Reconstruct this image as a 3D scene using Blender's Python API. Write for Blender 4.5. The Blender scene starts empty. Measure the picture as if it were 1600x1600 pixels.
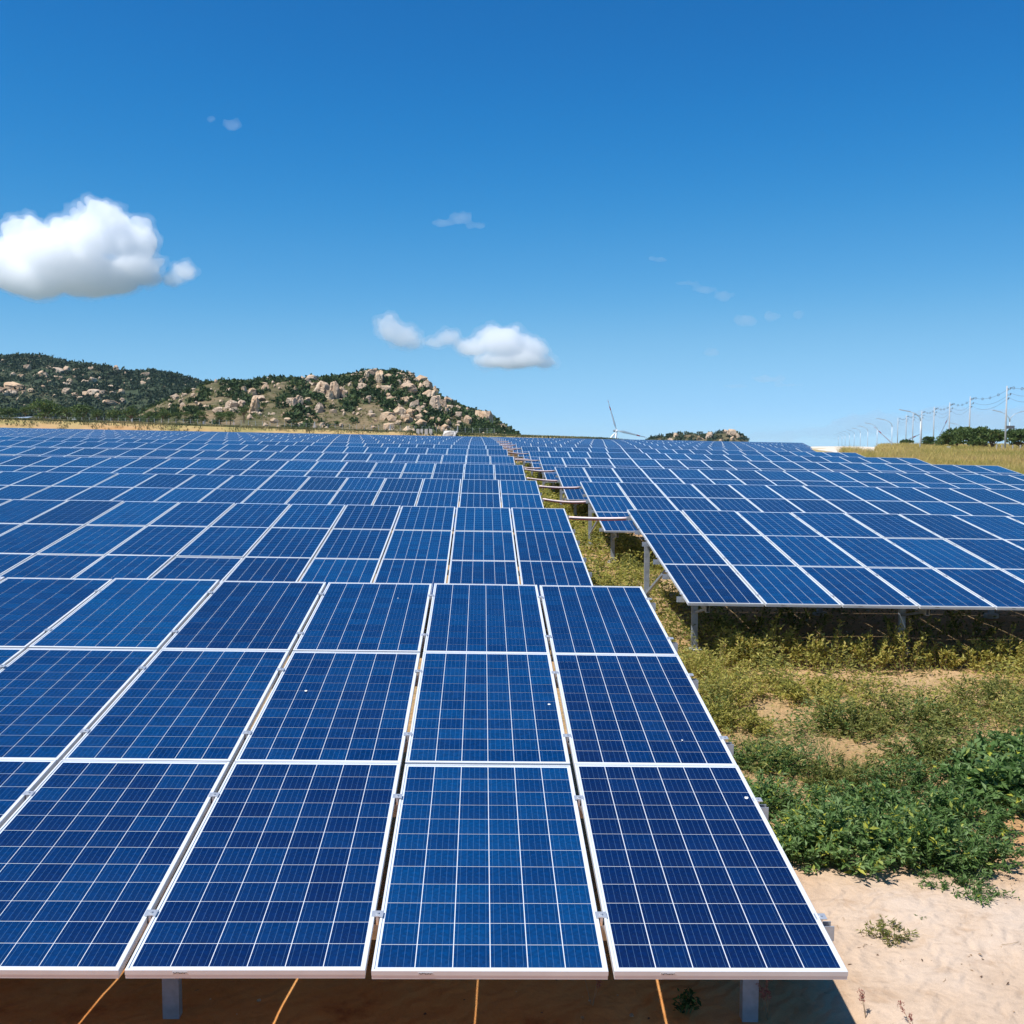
import bpy, bmesh, math, random
import numpy as np
from mathutils import Vector, Matrix, noise
random.seed(7)
rng = np.random.default_rng(11)
R = math.radians
scene = bpy.context.scene
COL = scene.collection

# ------------------------------------------------------------------ camera, sky, sun, exposure
CAMLOC = np.array([-1.55350, -4.24514, 2.23593])
FPX = 1637.67                      # focal length in pixels of a 1600 pixel wide frame
PITCH, YAW = R(-3.8427), R(1.7517)
cd = bpy.data.cameras.new('camera'); cam = bpy.data.objects.new('camera', cd); COL.objects.link(cam)
cam.location = CAMLOC; cam.rotation_euler = (R(90) + PITCH, 0, -YAW)
cd.sensor_fit = 'HORIZONTAL'; cd.sensor_width = 36; cd.lens = 36 * FPX / 1600
cd.clip_start = 0.1; cd.clip_end = 30000
scene.camera = cam
scene.view_settings.view_transform = 'Standard'
scene.view_settings.look = 'None'
scene.view_settings.use_curve_mapping = False
scene.view_settings.exposure = 0.6
scene.view_settings.gamma = 1.0
SUNV = Vector((0.45, 0.25, -1.0)).normalized()      # the way the sunlight travels
SUN_EL = math.asin(-SUNV.z); SUN_AZ = math.atan2(-SUNV.x, -SUNV.y)
world = bpy.data.worlds.new('World'); scene.world = world; world.use_nodes = True
wn = world.node_tree; wn.nodes.clear()
sky = wn.nodes.new('ShaderNodeTexSky'); sky.sky_type = 'NISHITA'; sky.sun_disc = False
sky.sun_elevation = SUN_EL; sky.sun_rotation = SUN_AZ
sky.altitude = 0; sky.air_density = 0.5; sky.dust_density = 0.0; sky.ozone_density = 8.0
SKY_K = 0.1                          # sky strength; the tone curve works on the scaled radiance
sc1 = wn.nodes.new('ShaderNodeVectorMath'); sc1.operation = 'SCALE'; sc1.inputs['Scale'].default_value = SKY_K
crv = wn.nodes.new('ShaderNodeRGBCurve'); cm = crv.mapping; cm.extend = 'EXTRAPOLATED'
def set_curve(c, pts):
    c.points[0].location = pts[0]; c.points[1].location = pts[-1]
    for p in pts[1:-1]: c.points.new(*p)
KS = 0.84
set_curve(cm.curves[0], [(0, 0), (.051, .011 * KS), (.067, .019 * KS), (.105, .066 * KS), (.192, .187 * KS), (.398, .315 * KS), (1, .80 * KS)])
set_curve(cm.curves[1], [(0, 0), (.106, .129 * KS), (.138, .178 * KS), (.211, .279 * KS), (.362, .433 * KS), (.603, .562 * KS), (1, .88 * KS)])
set_curve(cm.curves[2], [(0, 0), (.248, .385 * KS), (.315, .468 * KS), (.451, .573 * KS), (.651, .683 * KS), (.785, .776 * KS), (1, .95 * KS)])
cm.update()
sc2 = wn.nodes.new('ShaderNodeVectorMath'); sc2.operation = 'SCALE'; sc2.inputs['Scale'].default_value = 1 / SKY_K
bg = wn.nodes.new('ShaderNodeBackground'); bg.inputs['Strength'].default_value = SKY_K
wo = wn.nodes.new('ShaderNodeOutputWorld')
wn.links.new(sky.outputs[0], sc1.inputs[0]); wn.links.new(sc1.outputs[0], crv.inputs['Color']); wn.links.new(crv.outputs[0], sc2.inputs[0])
wn.links.new(sc2.outputs[0], bg.inputs[0]); wn.links.new(bg.outputs[0], wo.inputs[0])
sl = bpy.data.lights.new('sun', 'SUN'); sl.energy = 4.2; sl.angle = R(0.5); sl.color = (1.0, 0.98, 0.945)
sun = bpy.data.objects.new('sun', sl); COL.objects.link(sun)
sun.rotation_euler = SUNV.to_track_quat('-Z', 'Y').to_euler(); sun.location = (-20, -10, 60)
cy = scene.cycles
cy.max_bounces = 24; cy.diffuse_bounces = 3; cy.glossy_bounces = 3; cy.volume_bounces = 32; cy.transparent_max_bounces = 8

_f = np.array([math.sin(YAW) * math.cos(PITCH), math.cos(YAW) * math.cos(PITCH), math.sin(PITCH)])
_r = np.array([math.cos(YAW), -math.sin(YAW), 0.0]); _u = np.cross(_r, _f)
def ray(x, y):
    d = _r * (x - 800) / FPX + _u * (800 - y) / FPX + _f
    return d
def at(x, y, d):
    """the point seen at photo pixel (x, y) at depth d metres"""
    return CAMLOC + ray(x, y) * d

# ------------------------------------------------------------------ terrain
PY = [-200, -50, 0, 9.42, 18.27, 26.6, 35.3, 44, 53, 62, 71, 80, 100, 150, 200, 240, 400]
PZ = [-1.5, -.8, 0, .155, .351, .587, .775, 1.0, 1.16, 1.32, 1.45, 1.58, 1.8, 2.1, 2.35, 2.5, 2.6]
def sstep(a, b, x):
    t = np.clip((np.asarray(x, float) - a) / (b - a), 0, 1); return t * t * (3 - 2 * t)
def rise(Y): return np.interp(Y, PY, PZ)
def plane(X, Y): return rise(Y) - 0.0187 * np.clip(X, -400, 60)
GAP0 = 0.86
def G(X, Y):
    X = np.asarray(X, float); Y = np.asarray(Y, float)
    z = plane(X, Y) - GAP0
    hb = np.clip(2.0 - 0.0145 * X, 0, 4.2) * sstep(52, 26, X)
    z = z + hb * sstep(231.5, 238, Y)
    z = z - 75 * sstep(300, 1000, Y) * sstep(-60, 120, X) - 60 * sstep(900, 1600, Y)
    return z
def fbm(X, Y, s, seed=0.0, octv=3):
    out = np.zeros(np.shape(X)); a = 1.0
    Xf, Yf = np.ravel(X), np.ravel(Y); o = np.ravel(out)
    for k in range(len(Xf)):
        o[k] = noise.fractal(Vector((Xf[k] / s + seed, Yf[k] / s - seed, seed * 1.7)), 1.0, 2.0, octv)
    return o.reshape(np.shape(X))

# ------------------------------------------------------------------ node materials
MATS = {}
def new_mat(name):
    m = bpy.data.materials.new(name); m.use_nodes = True
    nt = m.node_tree; b = nt.nodes['Principled BSDF']; MATS[name] = m
    return m, nt, b
def nd(nt, t, **kw):
    n = nt.nodes.new(t)
    for k, v in kw.items(): setattr(n, k, v)
    return n
def ramp(nt, src, stops, interp='LINEAR'):
    r = nt.nodes.new('ShaderNodeValToRGB'); r.color_ramp.interpolation = interp
    e = r.color_ramp.elements
    while len(e) > 1: e.remove(e[-1])
    e[0].position = stops[0][0]; e[0].color = (*stops[0][1], 1)
    for p, c in stops[1:]:
        q = e.new(p); q.color = (*c, 1)
    nt.links.new(src, r.inputs[0]); return r.outputs[0]
def noise_tex(nt, scale, detail=6, rough=.6, coord='Object', dist=0.0):
    tc = nt.nodes.new('ShaderNodeTexCoord'); n = nt.nodes.new('ShaderNodeTexNoise')
    n.inputs['Scale'].default_value = scale; n.inputs['Detail'].default_value = detail
    n.inputs['Roughness'].default_value = rough; n.inputs['Distortion'].default_value = dist
    nt.links.new(tc.outputs[coord], n.inputs['Vector']); return n
def mix(nt, fac, a, b, mode='MIX'):
    m = nt.nodes.new('ShaderNodeMix'); m.data_type = 'RGBA'; m.blend_type = mode
    for sock, v in ((m.inputs[0], fac), (m.inputs[6], a), (m.inputs[7], b)):
        if isinstance(v, (int, float)): sock.default_value = v
        elif isinstance(v, tuple): sock.default_value = (*v, 1)
        else: nt.links.new(v, sock)
    return m.outputs[2]
def math_n(nt, op, a, b=None, c=None):
    m = nt.nodes.new('ShaderNodeMath'); m.operation = op
    for i, v in enumerate((a, b, c)):
        if v is None: continue
        if isinstance(v, (int, float)): m.inputs[i].default_value = v
        else: nt.links.new(v, m.inputs[i])
    return m.outputs[0]
def bump(nt, b, h, strength, dist):
    n = nt.nodes.new('ShaderNodeBump'); n.inputs['Strength'].default_value = strength; n.inputs['Distance'].default_value = dist
    nt.links.new(h, n.inputs['Height']); nt.links.new(n.outputs[0], b.inputs['Normal'])
def plain(name, col, rough=.6, metal=0.0, var=.12, scale=6.0):
    m, nt, b = new_mat(name)
    n = noise_tex(nt, scale)
    c = ramp(nt, n.outputs['Fac'], [(.3, tuple(x * (1 - var) for x in col)), (.7, tuple(min(1, x * (1 + var)) for x in col))])
    nt.links.new(c, b.inputs['Base Color']); b.inputs['Roughness'].default_value = rough; b.inputs['Metallic'].default_value = metal
    return m
def tinted(name, stops, rough=.6, trans=0.0, spec=.3):
    """material coloured by the point attribute 'tint'"""
    m, nt, b = new_mat(name)
    a = nd(nt, 'ShaderNodeAttribute', attribute_name='tint')
    c = ramp(nt, a.outputs['Fac'], stops)
    nt.links.new(c, b.inputs['Base Color']); b.inputs['Roughness'].default_value = rough
    b.inputs['Specular IOR Level'].default_value = spec
    if trans > 0:
        t = nd(nt, 'ShaderNodeBsdfTranslucent'); nt.links.new(c, t.inputs['Color'])
        ms = nd(nt, 'ShaderNodeMixShader'); ms.inputs[0].default_value = trans
        nt.links.new(b.outputs[0], ms.inputs[1]); nt.links.new(t.outputs[0], ms.inputs[2])
        nt.links.new(ms.outputs[0], nt.nodes['Material Output'].inputs['Surface'])
    return m

plain('frame_white', (.60, .615, .63), .38, .0, .06, 5)
plain('backsheet', (.60, .64, .69), .25, 0, .04, 3)
plain('underside', (.55, .56, .57), .6, 0, .05)
plain('galvanised', (.34, .37, .41), .45, .3, .22, 14)
plain('dark_steel', (.16, .16, .17), .5, .3, .15, 14)
plain('concrete', (.46, .44, .40), .9, 0, .18, 9)
plain('clamp_metal', (.62, .63, .64), .35, .6, .08)
plain('print_dark', (.06, .06, .07), .6)
plain('dropping', (.75, .75, .70), .8)
plain('pipe_pink', (.86, .66, .62), .35, 0, .05)
plain('pipe_red', (.50, .09, .06), .5, 0, .08)
plain('white_paint', (.84, .84, .84), .5, 0, .02)
plain('red_paint', (.62, .07, .06), .45, 0, .04)
plain('grey_nacelle', (.22, .23, .25), .5)
plain('pole_concrete', (.43, .43, .43), .85, 0, .1)
plain('lamp_steel', (.48, .50, .52), .4, .3, .05)
plain('insulator', (.10, .10, .12), .4)
plain('wire', (.13, .14, .17), .5)
plain('roof_metal', (.36, .42, .50), .45, .3, .1)
plain('shed_wall', (.16, .15, .14), .9)
plain('bark', (.16, .11, .075), .95, 0, .25, 8)
plain('stem_dry', (.30, .20, .11), .9, 0, .2, 30)
plain('stem_green', (.14, .17, .06), .8, 0, .2, 30)
plain('block_pale', (.55, .51, .46), .9, 0, .12)

# solar cells: blue polycrystalline squares, five bus bars, tint per module and per cell
def cell_material(name, far):
    m, nt, b = new_mat(name)
    oi = nd(nt, 'ShaderNodeObjectInfo'); at_ = nd(nt, 'ShaderNodeAttribute', attribute_name='tint')
    sep = nd(nt, 'ShaderNodeSeparateColor'); nt.links.new(oi.outputs['Color'], sep.inputs[0])
    t = math_n(nt, 'ADD', math_n(nt, 'MULTIPLY', sep.outputs[0], .62), math_n(nt, 'MULTIPLY', at_.outputs['Fac'], .38))
    base = ramp(nt, t, [(0.0, (.0005, .0065, .042)), (.3, (.0003, .013, .068)), (.55, (.0002, .024, .098)), (.8, (.0003, .038, .132)), (.92, (.0006, .044, .140)), (1.0, (.008, .015, .055))])
    uv = nd(nt, 'ShaderNodeUVMap'); uv.uv_map = 'UVMap'
    # crystal grain inside the cell
    vn = nd(nt, 'ShaderNodeTexVoronoi'); vn.inputs['Scale'].default_value = 60
    tc = nd(nt, 'ShaderNodeTexCoord'); nt.links.new(tc.outputs['Object'], vn.inputs['Vector'])
    sc = nd(nt, 'ShaderNodeSeparateColor'); nt.links.new(vn.outputs['Color'], sc.inputs[0])
    g = nd(nt, 'ShaderNodeMapRange'); nt.links.new(sc.outputs[0], g.inputs[0])
    g.inputs[3].default_value = .8; g.inputs[4].default_value = 1.2
    vm = nd(nt, 'ShaderNodeVectorMath', operation='SCALE'); nt.links.new(base, vm.inputs[0]); nt.links.new(g.outputs[0], vm.inputs['Scale'])
    col = vm.outputs[0]
    sx = nd(nt, 'ShaderNodeSeparateXYZ'); nt.links.new(uv.outputs[0], sx.inputs[0])
    if not far:
        fr = math_n(nt, 'FRACT', math_n(nt, 'MULTIPLY', sx.outputs[0], 5))
        bar = math_n(nt, 'LESS_THAN', math_n(nt, 'ABSOLUTE', math_n(nt, 'SUBTRACT', fr, .5)), .028)
        col = mix(nt, math_n(nt, 'MULTIPLY', bar, .28), col, (.13, .27, .45))
    else:
        fx = math_n(nt, 'FRACT', math_n(nt, 'MULTIPLY', sx.outputs[0], 6)); fy = math_n(nt, 'FRACT', math_n(nt, 'MULTIPLY', sx.outputs[1], 12))
        lx = math_n(nt, 'GREATER_THAN', math_n(nt, 'ABSOLUTE', math_n(nt, 'SUBTRACT', fx, .5)), .478)
        ly = math_n(nt, 'GREATER_THAN', math_n(nt, 'ABSOLUTE', math_n(nt, 'SUBTRACT', fy, .5)), .482)
        col = mix(nt, math_n(nt, 'MAXIMUM', lx, ly), col, (.36, .42, .50))
    dn = noise_tex(nt, 1.3, 7, .7); dd_ = nd(nt, 'ShaderNodeMapRange'); nt.links.new(dn.outputs['Fac'], dd_.inputs[0])
    dd_.inputs[1].default_value = .35; dd_.inputs[2].default_value = .75; dd_.inputs[3].default_value = .001; dd_.inputs[4].default_value = .022
    col = mix(nt, dd_.outputs[0], col, (.30, .30, .29))            # thin film of dust, thicker in patches
    b.inputs['Sheen Weight'].default_value = .26 if far else .11; b.inputs['Sheen Roughness'].default_value = .28 if far else .22
    nt.links.new(col, b.inputs['Base Color'])
    b.inputs['Roughness'].default_value = .12 if not far else .18
    b.inputs['Specular IOR Level'].default_value = .42
    b.inputs['IOR'].default_value = 1.36
    return m
cell_material('solar_cell', False); cell_material('solar_cell_far', True)

# sand
def sand_material():
    m, nt, b = new_mat('sand')
    n1 = noise_tex(nt, .35, 8, .62); n2 = noise_tex(nt, 5.5, 6, .6, dist=.4); n3 = noise_tex(nt, 180, 3, .6)
    c1 = ramp(nt, n1.outputs['Fac'], [(.30, (.44, .235, .095)), (.48, (.53, .32, .155)), (.68, (.58, .39, .22))])
    pa = nd(nt, 'ShaderNodeAttribute', attribute_name='pale')
    cpale = ramp(nt, noise_tex(nt, 1.1, 7, .6).outputs['Fac'], [(.32, (.54, .39, .27)), (.52, (.62, .47, .345)), (.7, (.64, .51, .40))])
    c1 = mix(nt, pa.outputs['Fac'], c1, cpale)
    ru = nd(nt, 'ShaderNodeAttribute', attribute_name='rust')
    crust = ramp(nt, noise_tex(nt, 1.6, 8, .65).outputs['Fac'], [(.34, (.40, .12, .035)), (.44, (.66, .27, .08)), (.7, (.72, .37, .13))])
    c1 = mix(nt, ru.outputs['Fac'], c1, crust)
    c2 = ramp(nt, n2.outputs['Fac'], [(.26, (.76, .70, .64)), (.46, (.97, .97, .97)), (.72, (1.0, 1.0, 1.0))])
    c3 = ramp(nt, n3.outputs['Fac'], [(.3, (.80, .78, .76)), (.7, (1.0, 1.0, 1.0))])
    c = mix(nt, 1.0, mix(nt, 1.0, c1, c2, 'MULTIPLY'), c3, 'MULTIPLY')
    # plant debris and dry leaf stain where plants grow, plus painted under-table shade (world noise), green-brown far away
    g = nd(nt, 'ShaderNodeAttribute', attribute_name='litter_shade')
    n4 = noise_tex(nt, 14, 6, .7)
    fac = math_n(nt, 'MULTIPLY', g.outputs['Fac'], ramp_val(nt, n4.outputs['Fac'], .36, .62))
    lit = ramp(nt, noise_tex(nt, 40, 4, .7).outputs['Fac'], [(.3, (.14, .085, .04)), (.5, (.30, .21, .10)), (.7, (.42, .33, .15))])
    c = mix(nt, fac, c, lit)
    f = nd(nt, 'ShaderNodeAttribute', attribute_name='field')
    dry = ramp(nt, noise_tex(nt, .12, 8, .65).outputs['Fac'], [(.32, (.46, .30, .15)), (.5, (.36, .28, .11)), (.68, (.17, .18, .055))])
    c = mix(nt, f.outputs['Fac'], c, dry)
    fa = nd(nt, 'ShaderNodeAttribute', attribute_name='plain')
    c = mix(nt, fa.outputs['Fac'], c, ramp(nt, noise_tex(nt, .01, 6, .6).outputs['Fac'], [(.35, (.07, .095, .08)), (.65, (.13, .15, .11))]))
    nt.links.new(c, b.inputs['Base Color']); b.inputs['Roughness'].default_value = .95; b.inputs['Specular IOR Level'].default_value = .1
    h = math_n(nt, 'ADD', math_n(nt, 'MULTIPLY', n2.outputs['Fac'], .7), math_n(nt, 'MULTIPLY', n3.outputs['Fac'], .12))
    wv = nd(nt, 'ShaderNodeTexWave'); wv.inputs['Scale'].default_value = 2.6; wv.inputs['Distortion'].default_value = 9; wv.inputs['Detail'].default_value = 3; wv.inputs['Detail Scale'].default_value = 1.4
    tcw = nd(nt, 'ShaderNodeTexCoord'); mp = nd(nt, 'ShaderNodeMapping'); mp.inputs['Rotation'].default_value = (0, 0, .9)
    nt.links.new(tcw.outputs['Object'], mp.inputs[0]); nt.links.new(mp.outputs[0], wv.inputs['Vector'])
    h = math_n(nt, 'ADD', h, math_n(nt, 'MULTIPLY', wv.outputs['Fac'], .30))
    bump(nt, b, h, .7, .05)
def ramp_val(nt, src, a, b_):
    mr = nt.nodes.new('ShaderNodeMapRange'); mr.inputs[1].default_value = a; mr.inputs[2].default_value = b_
    nt.links.new(src, mr.inputs[0]); return mr.outputs[0]
sand_material()
def noisy(name, s1, stops, s2=None, rough=.95, bstr=.4, bdist=.3, coord='Object'):
    m, nt, b = new_mat(name)
    n1 = noise_tex(nt, s1, 9, .66, coord)
    c = ramp(nt, n1.outputs['Fac'], stops)
    if s2:
        n2 = noise_tex(nt, s2, 5, .6, coord)
        c = mix(nt, 1.0, c, ramp(nt, n2.outputs['Fac'], [(.3, (.6, .58, .55)), (.6, (1, 1, 1))]), 'MULTIPLY')
    nt.links.new(c, b.inputs['Base Color']); b.inputs['Roughness'].default_value = rough; b.inputs['Specular IOR Level'].default_value = .15
    bump(nt, b, n1.outputs['Fac'], bstr, bdist); return m
noisy('hill_dry', .06, [(.34, (.045, .055, .022)), (.47, (.11, .100, .048)), (.57, (.19, .145, .080)), (.72, (.31, .215, .125))], .5, bdist=1.5)
noisy('hill_green', .045, [(.30, (.028, .045, .022)), (.50, (.050, .068, .034)), (.66, (.12, .115, .065)), (.8, (.20, .165, .11))], .4, bdist=1.5)
noisy('path_sand', .8, [(.3, (.66, .56, .44)), (.7, (.78, .70, .58))], 6, bdist=.05)
def rock_material():
    m, nt, b = new_mat('granite')
    oi = nd(nt, 'ShaderNodeObjectInfo')
    n1 = noise_tex(nt, .35, 9, .7); n2 = noise_tex(nt, 1.6, 6, .7, dist=.8)
    c = ramp(nt, n1.outputs['Fac'], [(.28, (.34, .20, .11)), (.42, (.56, .37, .22)), (.60, (.66, .50, .34)), (.78, (.55, .47, .38))])
    d = ramp(nt, n2.outputs['Fac'], [(.30, (.42, .38, .36)), (.46, (1, 1, 1))])
    c = mix(nt, .8, c, d, 'MULTIPLY')
    c = mix(nt, math_n(nt, 'MULTIPLY', oi.outputs['Random'], .35), c, (.40, .37, .34))
    nt.links.new(c, b.inputs['Base Color']); b.inputs['Roughness'].default_value = .95; b.inputs['Specular IOR Level'].default_value = .15
    bump(nt, b, n2.outputs['Fac'], .9, .6)
rock_material()

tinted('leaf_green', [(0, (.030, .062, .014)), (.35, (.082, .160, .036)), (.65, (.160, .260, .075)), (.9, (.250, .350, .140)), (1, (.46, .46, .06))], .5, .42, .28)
tinted('leaf_olive', [(0, (.055, .068, .014)), (.35, (.155, .180, .042)), (.65, (.285, .295, .075)), (.88, (.430, .400, .130)), (1, (.48, .34, .11))], .6, .5)
tinted('leaf_yellow', [(0, (.075, .085, .016)), (.3, (.270, .270, .050)), (.6, (.470, .430, .095)), (.85, (.610, .530, .150)), (1, (.60, .42, .13))], .6, .5)
tinted('grass_green', [(0, (.020, .050, .010)), (.5, (.060, .120, .026)), (.85, (.125, .170, .045)), (1, (.34, .30, .10))], .6, .2)
tinted('grass_gold', [(0, (.24, .26, .05)), (.3, (.46, .38, .10)), (.6, (.62, .47, .17)), (.85, (.56, .38, .17)), (1, (.42, .26, .15))], .75, .42)
tinted('scrub_dark', [(0, (.018, .032, .018)), (.5, (.040, .066, .032)), (.85, (.072, .104, .048)), (1, (.14, .14, .07))], .7, .15)
tinted('scrub_green', [(0, (.018, .034, .011)), (.5, (.044, .080, .023)), (.85, (.090, .130, .036)), (1, (.18, .17, .06))], .7, .18)
tinted('crown_green', [(0, (.022, .042, .011)), (.4, (.062, .105, .024)), (.75, (.120, .170, .042)), (1, (.22, .21, .07))], .6, .32)
tinted('bank_weed', [(0, (.045, .060, .022)), (.4, (.11, .125, .05)), (.7, (.23, .20, .09)), (1, (.34, .26, .13))], .8, .2)
tinted('dead_leaf', [(0, (.05, .03, .02)), (.6, (.16, .085, .045)), (1, (.36, .24, .13))], .9)
tinted('seed_head', [(0, (.22, .05, .04)), (1, (.42, .16, .12))], .9, .2)

# ------------------------------------------------------------------ mesh helpers
def link(name, me, mats=(), parent=None, loc=None):
    for m in mats: me.materials.append(MATS[m])
    o = bpy.data.objects.new(name, me); COL.objects.link(o)
    if parent is not None: o.parent = parent
    if loc is not None: o.location = loc
    return o
def tag(o, label=None, cat=None, group=None, kind=None):
    if label: o['label'] = label
    if cat: o['category'] = cat
    if group: o['group'] = group
    if kind: o['kind'] = kind
    return o
def empty(name, loc, rz=0.0):
    o = bpy.data.objects.new(name, None); COL.objects.link(o); o.location = loc; o.rotation_euler = (0, 0, rz)
    o.empty_display_size = .2
    return o
def arr_mesh(name, V, F, tint=None, smooth=False):
    """V (n,3) array, F (m,4) or (m,3) index array"""
    V = np.asarray(V, np.float32); F = np.asarray(F, np.int32)
    me = bpy.data.meshes.new(name); k = F.shape[1]
    me.vertices.add(len(V)); me.vertices.foreach_set('co', V.ravel())
    me.loops.add(F.size); me.loops.foreach_set('vertex_index', F.ravel())
    me.polygons.add(len(F)); me.polygons.foreach_set('loop_start', np.arange(0, F.size, k, dtype=np.int32))
    me.polygons.foreach_set('use_smooth', np.full(len(F), smooth))
    me.update(calc_edges=True)
    if tint is not None: attr(me, 'tint', tint)
    return me
def attr(me, name, vals):
    a = me.attributes.new(name, 'FLOAT', 'POINT'); a.data.foreach_set('value', np.asarray(vals, np.float32).ravel())
class MB:
    """collects boxes, tubes and prisms into one mesh"""
    def __init__(s): s.v = []; s.f = []; s.mi = []
    def add(s, V, F, mi=0):
        o = len(s.v); s.v += [tuple(map(float, p)) for p in V]; s.f += [tuple(o + i for i in f) for f in F]; s.mi += [mi] * len(F); return s
    def box(s, c, size, M=None, mi=0):
        hx, hy, hz = (q / 2 for q in size)
        V = [Vector((x, y, z)) for x in (-hx, hx) for y in (-hy, hy) for z in (-hz, hz)]
        if M is not None: V = [M @ p for p in V]
        V = [p + Vector(c) for p in V]
        return s.add(V, [(0, 1, 3, 2), (4, 6, 7, 5), (0, 4, 5, 1), (2, 3, 7, 6), (0, 2, 6, 4), (1, 5, 7, 3)], mi)
    def beam(s, a, b, w, h, up=(0, 0, 1), mi=0):
        a, b = Vector(a), Vector(b); d = (b - a); L = d.length; d.normalize()
        x = d.cross(Vector(up))
        if x.length < 1e-4: x = d.cross(Vector((0, 1, 0)))
        x.normalize(); z = x.cross(d)
        M = Matrix((x, d, z)).transposed()
        return s.box((a + b) / 2, (w, L, h), M, mi)
    def channel(s, a, b, w, h, t, up=(0, 0, 1), mi=0):
        """C section from a to b: web and two flanges"""
        a, b = Vector(a), Vector(b); d = (b - a); L = d.length; d.normalize()
        x = d.cross(Vector(up))
        if x.length < 1e-4: x = d.cross(Vector((0, 1, 0)))
        x.normalize(); z = x.cross(d); M = Matrix((x, d, z)).transposed(); c = (a + b) / 2
        s.box(c - z * (h / 2 - t / 2), (w, L, t), M, mi)
        s.box(c - x * (w / 2 - t / 2) + z * t / 2, (t, L, h - t), M, mi); s.box(c + x * (w / 2 - t / 2) + z * t / 2, (t, L, h - t), M, mi)
        return s
    def tube(s, pts, rad, n=6, mi=0, cap=True):
        pts = [Vector(p) for p in pts]; rr = rad if hasattr(rad, '__len__') else [rad] * len(pts)
        rings = []; V = []; F = []
        for i, p in enumerate(pts):
            d = (pts[min(i + 1, len(pts) - 1)] - pts[max(i - 1, 0)]).normalized()
            x = d.cross(Vector((0, 0, 1)))
            if x.length < .05: x = d.cross(Vector((0, 1, 0)))
            x.normalize(); y = d.cross(x)
            for k in range(n):
                a = 2 * math.pi * k / n; V.append(p + (x * math.cos(a) + y * math.sin(a)) * rr[i])
        for i in range(len(pts) - 1):
            for k in range(n): F.append((i * n + k, i * n + (k + 1) % n, (i + 1) * n + (k + 1) % n, (i + 1) * n + k))
        if cap: F += [tuple(range(n - 1, -1, -1)), tuple((len(pts) - 1) * n + k for k in range(n))]
        return s.add(V, F, mi)
    def build(s, name, mats, parent=None, loc=None, smooth=False):
        me = bpy.data.meshes.new(name); me.from_pydata(s.v, [], s.f)
        me.polygons.foreach_set('material_index', s.mi)
        if smooth: me.polygons.foreach_set('use_smooth', [True] * len(s.f))
        me.update()
        return link(name, me, mats if isinstance(mats, (list, tuple)) else [mats], parent, loc)

# ------------------------------------------------------------------ the ground sheet
def ground():
    def axis(segs):
        out = []
        for a, b, st in segs: out += list(np.arange(a, b, st))
        return np.array(out + [segs[-1][1]])
    xs = axis([(-6000, -1000, 1000), (-1000, -200, 80), (-200, -40, 8), (-40, -8, 1.5), (-8, -5, .3), (-5, 7, .075), (7, 12, .35), (12, 60, 2), (60, 200, 8), (200, 1000, 80), (1000, 6000, 1000)])
    ys = axis([(-400, -40, 40), (-40, -6, 3), (-6, 0, .3), (0, 13, .075), (13, 20, .3), (20, 80, 1.5), (80, 225, 5), (225, 260, 1.2), (260, 400, 7), (400, 2000, 100), (2000, 8000, 1000)])
    X, Y = np.meshgrid(xs, ys); Z = G(X, Y)
    near = (sstep(-9, -5, X) * sstep(13, 8, X) * sstep(-8, -3, Y) * sstep(24, 16, Y))
    idx = np.where(near > .01)
    for i, j in zip(*idx):
        p = Vector((X[i, j], Y[i, j], 0))
        n = noise.fractal(p / 2.2, 1.0, 2.0, 3) * .050 + noise.fractal(p / .45 + Vector((7, 3, 1)), 1.0, 2.0, 2) * .012
        Z[i, j] += n * near[i, j]
    mid = (Y > 224) & (Y < 330) & (np.abs(X) < 190)
    for i, j in zip(*np.where(mid)):
        Z[i, j] += noise.fractal(Vector((X[i, j] / 9, Y[i, j] / 9, 3)), 1.0, 2.0, 4) * .35
    ny, nx = X.shape
    V = np.stack([X, Y, Z], -1).reshape(-1, 3)
    I = np.arange(ny * nx).reshape(ny, nx)
    F = np.stack([I[:-1, :-1], I[:-1, 1:], I[1:, 1:], I[1:, :-1]], -1).reshape(-1, 4)
    me = arr_mesh('ground', V, F, smooth=True)
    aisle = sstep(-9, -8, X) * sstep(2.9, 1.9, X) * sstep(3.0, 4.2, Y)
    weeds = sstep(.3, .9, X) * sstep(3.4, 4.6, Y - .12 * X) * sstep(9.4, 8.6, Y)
    under = sstep(1.2, 1.5, X) * sstep(9.4, 9.9, Y) * sstep(15.5, 14.5, Y) * 1.6  # shade below the right front table, painted into the soil colour
    attr(me, 'litter_shade', np.clip(np.maximum(np.maximum(aisle, weeds), under), 0, 1.6))
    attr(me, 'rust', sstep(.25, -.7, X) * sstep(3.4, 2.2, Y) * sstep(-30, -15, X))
    attr(me, 'pale', sstep(.1, .7, X) * sstep(3.6, 2.3, Y) * sstep(-3, -1, Y) * sstep(7, 4, X))
    field = np.maximum(sstep(22, 26, X) * sstep(30, 45, Y), sstep(240, 246, Y))
    field = np.maximum(field, np.maximum(sstep(120, 160, np.abs(X)), sstep(-15, -30, Y)))
    bk = (Y > 228) & (Y < 262) & (np.abs(X) < 200)
    fn = np.zeros_like(X)
    for i, j in zip(*np.where(bk)): fn[i, j] = noise.fractal(Vector((X[i, j] / 4.5, Y[i, j] / 2.2, 9)), 1, 2, 3) * 2.2
    field = np.clip(np.maximum(field, sstep(233.8, 236.8, Y + fn)), 0, 1)
    attr(me, 'field', field); attr(me, 'plain', np.maximum(sstep(330, 480, np.hypot(X, Y)), sstep(-60, -90, Y)))
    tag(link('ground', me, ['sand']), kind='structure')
ground()

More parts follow.
